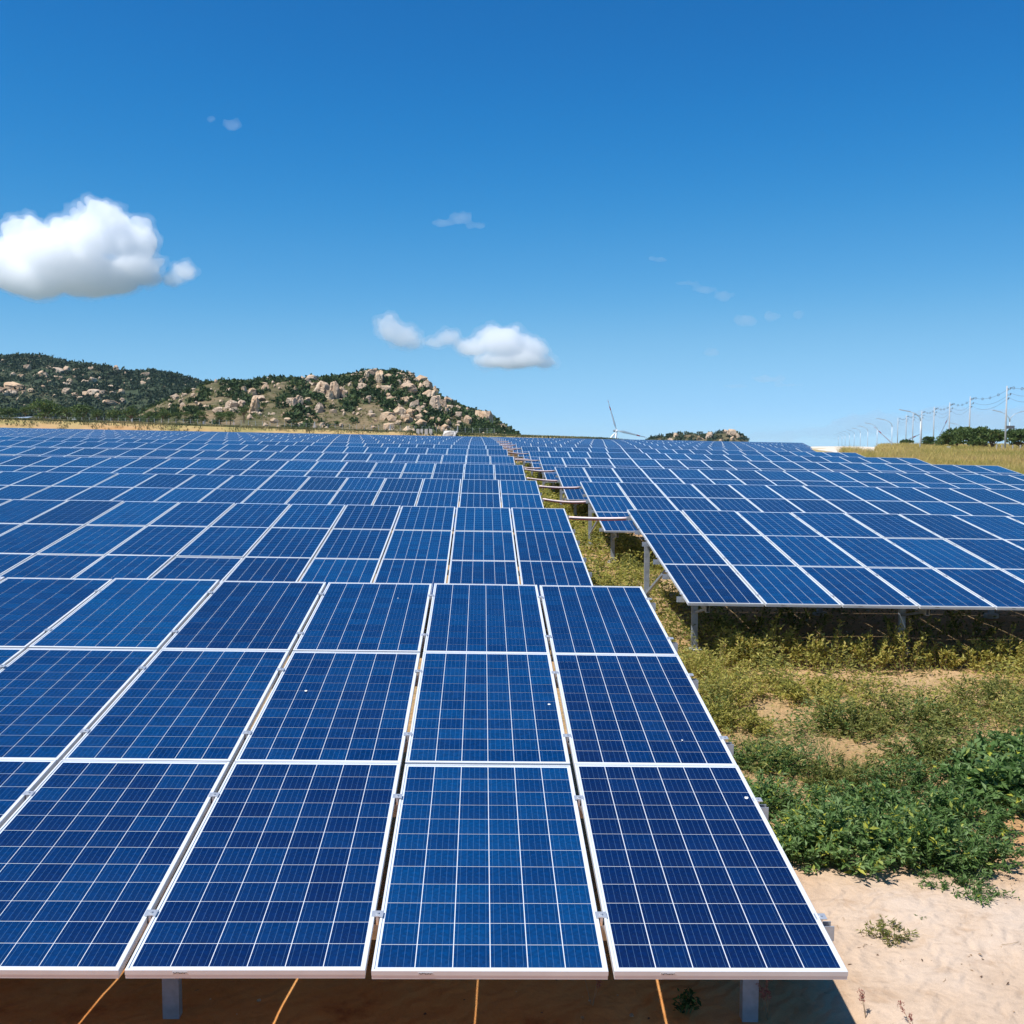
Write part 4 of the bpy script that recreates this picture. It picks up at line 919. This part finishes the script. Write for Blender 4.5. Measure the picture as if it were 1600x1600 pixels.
# ------------------------------------------------------------------ fence, shed, blocks and poles on the far bank
def bank_pt(x, y, d): return at(x, y, d)
fr = empty('wire_fence', at(300, 664, 250)); tag(fr, 'long wire fence with thin pale posts on the bank behind the left array', 'fence')
fx = [(-40, 660), (0, 661), (60, 661), (120, 662), (200, 663), (300, 665), (380, 667), (460, 671), (540, 673), (620, 675), (700, 677), (790, 680)]
prev = None
for k in range(72):
    x = -30 + k * 11.3; y = np.interp(x, [q[0] for q in fx], [q[1] for q in fx]); p = Vector(at(x, y, 250)) - fr.location
    p.z -= .5; h = 1.75
    MB().beam((0, 0, 0), (random.uniform(-.04, .04), 0, h + .3), .08, .08).build('post', 'pole_concrete', fr, p)
    if prev is not None:
        w = MB()
        for q in (.55, 1.0, 1.45, 1.9): w.tube([prev + Vector((0, 0, q)) - prev, p + Vector((0, 0, q)) - prev], .008, 3, cap=False)
        w.build('wire', 'galvanised', fr, prev)
    prev = p
for (x, y0, y1, lab) in [(492, 672, 659, 'taller pale pole standing at the fence below the pale cliff'), (610, 677, 663, 'pale pole on the bank left of the concrete blocks'), (715, 678, 666, 'pale pole right of the rubble heap'), (206, 663, 655, 'pale pole near the round hill foot tree'), (318, 667, 658, 'thick pale pole at the end of the fence, left')]:
    a, b = at(x, y0, 247), at(x, y1, 247)
    o = MB().tube([(0, 0, -1), (0, 0, 1.0), (0, 0, float(b[2] - a[2]))], [.16, .15, .11], 8).build('pole', 'pole_concrete', None, a); tag(o, lab, 'pole', 'pale poles on the far bank')
sh = empty('shed', at(24, 664, 252)); tag(sh, 'low shed with blue-grey roof at the left edge behind the array', 'shed')
MB().box((0, 0, .6), (6.2, 3, 1.5)).build('wall', 'shed_wall', sh); MB().add([(-3.6, -2, 1.1), (3.4, -2, 1.5), (3.4, 1.8, 2.0), (-3.6, 1.8, 1.6), (-3.6, -2, 1.18), (3.4, -2, 1.58), (3.4, 1.8, 2.08), (-3.6, 1.8, 1.68)], [(0, 3, 2, 1), (4, 5, 6, 7), (0, 1, 5, 4), (1, 2, 6, 5), (2, 3, 7, 6), (3, 0, 4, 7)]).build('roof', 'roof_metal', sh)
bx = empty('utility_box', at(116, 662, 249)); tag(bx, 'small white box on legs at the fence in front of the trees', 'box')
MB().box((0, 0, .75), (.85, .5, .7)).build('cabinet', 'white_paint', bx)
for q in (-.3, .3): MB().box((q, 0, .1), (.08, .08, .7)).build('leg', 'pole_concrete', bx)
for k, (x, w, lab) in enumerate([(653, 5, 'first white concrete block from the left on the far bank'), (659, 4, 'second white concrete block on the far bank'), (666, 5, 'third white concrete block on the far bank'), (673, 5, 'last white concrete block, nearest the rubble heap')]):
    m = MB(); s = w / FPX * 240; m.box((0, 0, .55), (s, s, 1.25)); m.box((0, 0, 1.2), (s * .86, s * .86, .10)); o = m.build('concrete_block', 'block_pale', None, at(x, 679, 240)); tag(o, lab, 'concrete block', 'white concrete blocks')
hp = rock_mesh('rubble_heap', 31, 5, 3); o = link('rubble_heap', hp, [], None, at(704, 680, 240)); o.data.materials[0] = MATS['block_pale']; o.scale = (1.7, 1.2, 1.35); tag(o, 'pale rubble heap beside the white concrete blocks', 'rubble heap')

# ------------------------------------------------------------------ street lamps, power poles and wires on the right
LX = 1274; D1 = 185.0
lampx = [1437, 1393, 1370, 1355.5, 1344, 1334.5, 1327, 1320.5, 1315.5, 1310]
names = ['nearest', 'second', 'third', 'fourth', 'fifth', 'sixth', 'seventh', 'eighth', 'ninth', 'tenth', 'eleventh', 'twelfth', 'thirteenth', 'fourteenth']
def lamp(p, h, side, label, double=False, group='street lamps along the road'):
    root = empty('street_lamp', p); tag(root, label, 'street lamp', group)
    MB().tube([(0, 0, -1.5), (0, 0, 1.5), (0, 0, h * .78)], [.11, .10, .07], 8).build('pole', 'lamp_steel', root, smooth=True)
    for sg in ((-1, 1) if double else (-1,)):
        MB().tube([(0, 0, h * .76), (sg * .15, 0, h * .84), (sg * .9, -.1, h * .92), (sg * 2.0, -.2, h * .965)], [.08, .07, .055, .05], 6).build('arm', 'lamp_steel', root, smooth=True)
        m = MB(); m.add([(sg * 1.9, -.32, h * .955), (sg * 1.9, -.08, h * .955), (sg * 4.0, -.08, h * 1.005), (sg * 4.0, -.32, h * 1.005), (sg * 1.9, -.3, h * .955 + .16), (sg * 1.9, -.1, h * .955 + .16), (sg * 3.9, -.1, h * 1.005 + .12), (sg * 3.9, -.3, h * 1.005 + .12)],
              [(0, 1, 2, 3), (4, 7, 6, 5), (0, 4, 5, 1), (1, 5, 6, 2), (2, 6, 7, 3), (3, 7, 4, 0)]); m.build('lamp_head', 'lamp_steel', root)
for k, x in enumerate(lampx):
    d = D1 * (lampx[0] - LX) / (x - LX); lamp(at(x, 690 + 22 * D1 / d, d), 8.0, -1, f'{names[k]} single-arm street lamp in the line beside the grass field')
lamp(at(1576, 716, 225), 10.2, -1, 'double-arm street lamp behind the concrete pole at the right edge', True)
lamp(at(1502, 706, 330), 9.0, -1, 'distant street lamp rising above the layered trees')
polex = [1570, 1513.5, 1482, 1458, 1439, 1425.5, 1415, 1402]
PD = 172.0; tops = []
for k, x in enumerate([1640] + polex):
    d = PD * (1570 - LX) / (x - LX); p = Vector(at(x, 690 + 24 * PD / d, d)); h = 11.6
    root = empty('power_pole', p); tag(root, ['concrete power pole just outside the right edge', 'nearest concrete power pole, thick and pale, right edge', 'second concrete power pole, rising out of the layered trees', 'third concrete power pole, beside the red-tipped blade', 'fourth concrete power pole', 'fifth concrete power pole, just right of the nearest lamp', 'sixth concrete power pole', 'seventh concrete power pole', 'eighth and farthest concrete power pole in the line'][k], 'power pole', 'power poles along the road')
    MB().tube([(0, 0, -1.5), (0, 0, h * .5), (0, 0, h)], [.17, .14, .09], 10).build('pole', 'pole_concrete', root, smooth=True)
    att = []
    for q, (dx, dz) in enumerate([(.65, -.55), (.65, -1.5), (.35, -2.2)]):
        MB().beam((0, 0, h + dz), (dx, 0, h + dz), .09, .09).build('crossarm', 'galvanised', root)
        MB().tube([(dx, 0, h + dz + .05), (dx, 0, h + dz + .2), (dx, 0, h + dz + .34)], [.07, .10, .05], 8).build('insulator', 'insulator', root)
        att.append(p + Vector((dx, 0, h + dz + .34)))
    if k == 1: MB().box((.7, .1, h * .42), (1.5, .3, .5)).build('crossarm', 'dark_steel', root)
    tops.append(att)
for k in range(len(tops) - 1):
    root = empty('power_line', tops[k][0].lerp(tops[k + 1][0], .5)); tag(root, f'sagging power wires between the {["off-frame","nearest","second","third","fourth","fifth","sixth","seventh"][k]} pole and the next, with spacers', 'power line', 'power lines between the poles')
    for q in range(3):
        a, b = tops[k][q] - root.location, tops[k + 1][q] - root.location; sag = .9 + .2 * q
        pts = [a.lerp(b, t / 14) - Vector((0, 0, sag * 4 * (t / 14) * (1 - t / 14))) for t in range(15)]
        MB().tube(pts, .022, 4, cap=False).build('wire', 'wire', root)
        if q == 0:
            for t in (1, 4, 7, 10, 13):
                c = pts[t]; m = MB(); ring = [c + Vector((.2 * math.cos(u), 0, .2 * math.sin(u))) for u in np.linspace(0, 6.283, 7)]; m.tube(ring, .04, 4); m.build('spacer', 'insulator', root)
# low posts and a small sign in front of the right trees
for k, x in enumerate((1557, 1565, 1582, 1594)):
    o = MB().beam((0, 0, -.6), (0, 0, 1.7), .14, .14).build('fence_post', 'pole_concrete', None, at(x, 712, 165)); tag(o, f'{["first","second","third","fourth"][k]} low fence post under the right-edge trees, counted from the left', 'fence post', 'low fence posts at the right edge')
o = MB().box((0, 0, .5), (.55, .1, .45)).box((0, 0, .1), (.08, .08, .8)).build('marker_sign', 'white_paint', None, at(1482, 704, 178)); tag(o, 'small white marker in the grass below the layered trees', 'marker')

# ------------------------------------------------------------------ wind turbines
def turbine(x, y, d, rot, label, zdrop, blade=48.0, face=0.25):
    hub = Vector(at(x, y, d)); root = empty('wind_turbine', hub - Vector((0, 0, zdrop))); tag(root, label, 'wind turbine', 'wind turbines beyond the field'); H = Vector((0, 0, zdrop)); rf = Matrix.Rotation(face, 3, 'Z')
    MB().tube([(0, 0, 0), (0, 0, zdrop * .5), (0, 0, zdrop - 1.2)], [2.3, 2.0, 1.5], 16).build('tower', 'white_paint', root, smooth=True)
    m = MB(); m.tube([H + rf @ Vector((0, yy, 0)) for yy in (-1.0, 0, 6, 9.5, 10)], [1.3, 1.9, 2.0, 1.7, .8], 10); m.build('nacelle', 'grey_nacelle', root, smooth=True)
    hubp = H + rf @ Vector((0, -2.4, 0)); h = MB().tube([hubp + rf @ Vector((0, 1.6, 0)), hubp, hubp + rf @ Vector((0, -1.6, 0)), hubp + rf @ Vector((0, -2.3, 0))], [1.5, 1.6, 1.1, .2], 12).build('hub', 'white_paint', root, smooth=True)
    for k in range(3):
        a = rot + k * 2 * math.pi / 3; dirv = rf @ Vector((math.sin(a), 0, math.cos(a))); chv = rf @ Vector((math.cos(a), .35, -math.sin(a))); thn = dirv.cross(chv).normalized()
        st = [(0, 1.5, 1.4), (.06, 1.7, 1.2), (.2, 3.6, 1.6), (.45, 2.6, 1.2), (.66, 2.0, .9), (.70, 1.9, .85), (.78, 1.6, .7), (.82, 1.5, .6), (.92, 1.0, .4), (1.0, .2, .06)]
        V = []; F = []; mi = []
        for t, c, th in st:
            q = dirv * (1.2 + blade * t); V += [q + chv * c * .35, q + thn * th / 2, q - chv * c * .65, q - thn * th / 2]
        for i in range(len(st) - 1):
            for j in range(4): F.append((i * 4 + j, i * 4 + (j + 1) % 4, i * 4 + 4 + (j + 1) % 4, i * 4 + 4 + j)); mi.append(1 if i in (4, 5, 8) else 0)
        me = bpy.data.meshes.new('blade'); me.from_pydata([v[:] for v in V], [], F); me.polygons.foreach_set('material_index', mi); me.update(); link('blade', me, ['white_paint', 'red_paint'], root, hubp)
turbine(963, 673, 1600, R(-18), 'white wind turbine with red-banded blades behind the array, hub above the panels', 90)
turbine(1462, 692, 1600, R(27), 'wind turbine whose single red-banded blade rises beside the third power pole', 90)
turbine(1398, 697, 1600, R(-53), 'wind turbine with a low slanting blade left of the nearest lamp post', 90)

# ------------------------------------------------------------------ clouds
def cloud_mat(name, dens, nscale, lo, hi):
    m = bpy.data.materials.new(name); m.use_nodes = True; nt = m.node_tree; nt.nodes.clear(); MATS[name] = m
    v = nt.nodes.new('ShaderNodeVolumePrincipled'); o = nt.nodes.new('ShaderNodeOutputMaterial'); nt.links.new(v.outputs[0], o.inputs['Volume'])
    v.inputs['Color'].default_value = (.995, .995, .997, 1); v.inputs['Anisotropy'].default_value = .25
    if nscale:
        n = noise_tex(nt, nscale, 4, .6); d = ramp_val(nt, n.outputs['Fac'], lo, hi); nt.links.new(math_n(nt, 'MULTIPLY', d, dens), v.inputs['Density'])
    else: v.inputs['Density'].default_value = dens
    return m
cloud_mat('cloud_dense', .033, 0, 0, 1); cloud_mat('cloud_soft', .020, 0, 0, 1); cloud_mat('cloud_wisp', .0052, 0, 0, 1); cloud_mat('cloud_fringe', .006, 0, 0, 1); cloud_mat('cloud_haze', .0010, 0, 0, 1)
def cloud(label, blobs, d, mat, big, small, vox, seed, flat=.8, fringe=1.0):
    """blobs: (photo x, y, radius in photo pixels, x stretch, z stretch)"""
    s = d / FPX; c = Vector(at(sum(b[0] for b in blobs) / len(blobs), sum(b[1] for b in blobs) / len(blobs), d)); top = None
    for shell in range(2 if fringe else 1):
        bm = bmesh.new(); rr = random.Random(seed); r2 = random.Random(seed + 50)
        allb = []
        for b in blobs:
            x, y, r = b[:3]; ex = b[3] if len(b) > 3 else 1.0; ez = b[4] if len(b) > 4 else flat
            dy = rr.uniform(-.5, .5) * r; allb.append((x, y, dy, r, ex, ez))
            for k in range(11):                                    # smaller puffs budding from each blob, more on the upper side
                a = r2.uniform(-.5, 3.64); q = r2.uniform(.75, 1.02)
                bx_, by_, br_ = x + math.cos(a) * r * ex * q, y - math.sin(a) * r * ez * q, r * r2.uniform(.16, .36)
                bdy = dy + r2.uniform(-.9, .3) * r; allb.append((bx_, by_, bdy, br_, 1.0, .9))
                for _ in range(4):
                    a2 = r2.uniform(-.4, 3.5); allb.append((bx_ + math.cos(a2) * br_, by_ - math.sin(a2) * br_ * .9, bdy - r2.uniform(0, 1) * br_, br_ * r2.uniform(.3, .55), 1.0, 1.0))
        for x, y, dy, r, ex, ez in allb:
            p = Vector(at(x, y, d)) - c; p.y += dy * s; g = s * (1.0 if shell == 0 else 1.0) ; e = (0 if shell == 0 else 7 * fringe * s)
            bmesh.ops.create_icosphere(bm, subdivisions=2, radius=1, matrix=Matrix.Translation(p) @ Matrix.Diagonal((r * g * ex + e, r * g * min(ex, 1.2) + e, r * g * ez + e * .7, 1)))
        me = bpy.data.meshes.new('cloud'); bm.to_mesh(me); bm.free()
        if shell == 0: o = top = tag(link('cloud', me, [mat], None, c), label, 'cloud', 'clouds')
        else: o = link('fringe', me, ['cloud_fringe'], top)
        rm = o.modifiers.new('remesh', 'REMESH'); rm.mode = 'VOXEL'; rm.voxel_size = vox
        for k, (size, st) in enumerate(((big * 2.2, big * (.55 if shell == 0 else .9)), (small * 2.0, small * (.7 if shell == 0 else 1.2)))):
            t = bpy.data.textures.new('puff', 'CLOUDS'); t.noise_scale = size; t.noise_depth = 3
            m = o.modifiers.new('puff', 'DISPLACE'); m.texture = t; m.texture_coords = 'GLOBAL'; m.strength = st * 2.0; m.mid_level = .5
        r3 = o.modifiers.new('seal', 'REMESH'); r3.mode = 'VOXEL'; r3.voxel_size = vox
    return top
cloud('big white cumulus cloud at the left edge of the sky', [(10, 415, 40, 1.2), (55, 385, 40), (38, 368, 28), (105, 405, 55, 1.2), (155, 365, 44), (168, 343, 26), (205, 380, 40), (140, 430, 52, 1.5, .62), (60, 438, 42, 1.5, .7), (222, 418, 26, 1.1, .8), (240, 437, 12, 1.2, .7), (-40, 415, 40)], 2400, 'cloud_dense', 20, 8, 4.2, 1)
cloud('small white cloud puff right of the big cumulus', [(285, 420, 14, 1.3, .8), (266, 437, 13, 1.2, .8), (294, 430, 11)], 2400, 'cloud_soft', 12, 6, 3.4, 2, fringe=.7)
cloud('white round-topped cloud over the rocky hill, right of its two companions', [(785, 535, 28, 1.2), (765, 522, 16), (740, 545, 17, 1.3, .7), (820, 548, 24, 1.3, .8), (848, 567, 12, 1.5, .7), (795, 566, 26, 2.0, .4)], 2600, 'cloud_dense', 14, 6, 4.2, 3, fringe=.8)
cloud('soft rounded cloud above the left of the rocky hill crest', [(610, 515, 19, .9, 1), (630, 527, 19, 1.1, .9), (645, 537, 10, 1.4)], 2600, 'cloud_soft', 12, 6, 4, 4)
cloud('thin cloud linking the two small white clouds', [(700, 528, 13, 1.3), (680, 536, 9, 1.8, .7), (718, 537, 8, 1.3)], 2600, 'cloud_soft', 10, 6, 4, 5, fringe=.8)
wisps = [([(695, 348, 11, 1.9, .5), (720, 340, 13, 1.3, .6), (745, 352, 9, 2.0, .5)], 'faint wispy cloud in the upper middle of the sky', 1.6), ([(1075, 443, 8, 2.4, .35), (1100, 452, 9, 2.0, .5), (1130, 462, 11, 1.1, .7)], 'faint wispy streak in the right half of the sky', 1.3), ([(1165, 500, 12, 1.4, .8), (1205, 495, 9, 1.3), (1245, 492, 8)], 'faint broken cloud tufts below the streak on the right', 1.0),
         ([(1150, 603, 7, 3.2, .4), (1200, 592, 10, 3.0, .5), (1235, 602, 7, 3.6, .4)], 'long low lens cloud above the small rocky hill', 1.2), ([(362, 195, 11, 1.2), (330, 185, 8)], 'tiny faint cloud tuft high on the left', 1.0), ([(1030, 406, 7, 2.5, .5)], 'very faint short wisp right of centre', 1.0), ([(1112, 551, 9, 1.5, .6)], 'tiny faint puff above the lens cloud', 1.0)]
for k, (b, lab, q) in enumerate(wisps): cloud(lab, b, 2800, 'cloud_wisp', 14, 9, 4, 20 + k, fringe=0)
cloud('low pale cloud bank along the horizon behind the street lamps', [(1380, 664, 26, 3.5, .7), (1500, 655, 30, 3.2, .75), (1300, 676, 16, 4, .7), (1600, 660, 30, 3, .8), (1210, 682, 12, 4, .7)], 11500, 'cloud_haze', 106, 53, 25, 40, fringe=0)

# ------------------------------------------------------------------ thin haze over the whole place
hm = bpy.data.materials.new('haze'); hm.use_nodes = True; hn = hm.node_tree; hn.nodes.clear(); MATS['haze'] = hm
hv = hn.nodes.new('ShaderNodeVolumePrincipled'); ho = hn.nodes.new('ShaderNodeOutputMaterial'); hn.links.new(hv.outputs[0], ho.inputs['Volume'])
hv.inputs['Color'].default_value = (.55, .80, 1.0, 1); hv.inputs['Density'].default_value = .00004; hv.inputs['Anisotropy'].default_value = .0
hz = MB().box((0, 3000, -41.5), (12400, 14000 - 400, 283)).build('haze', 'haze'); hz['kind'] = 'stuff'
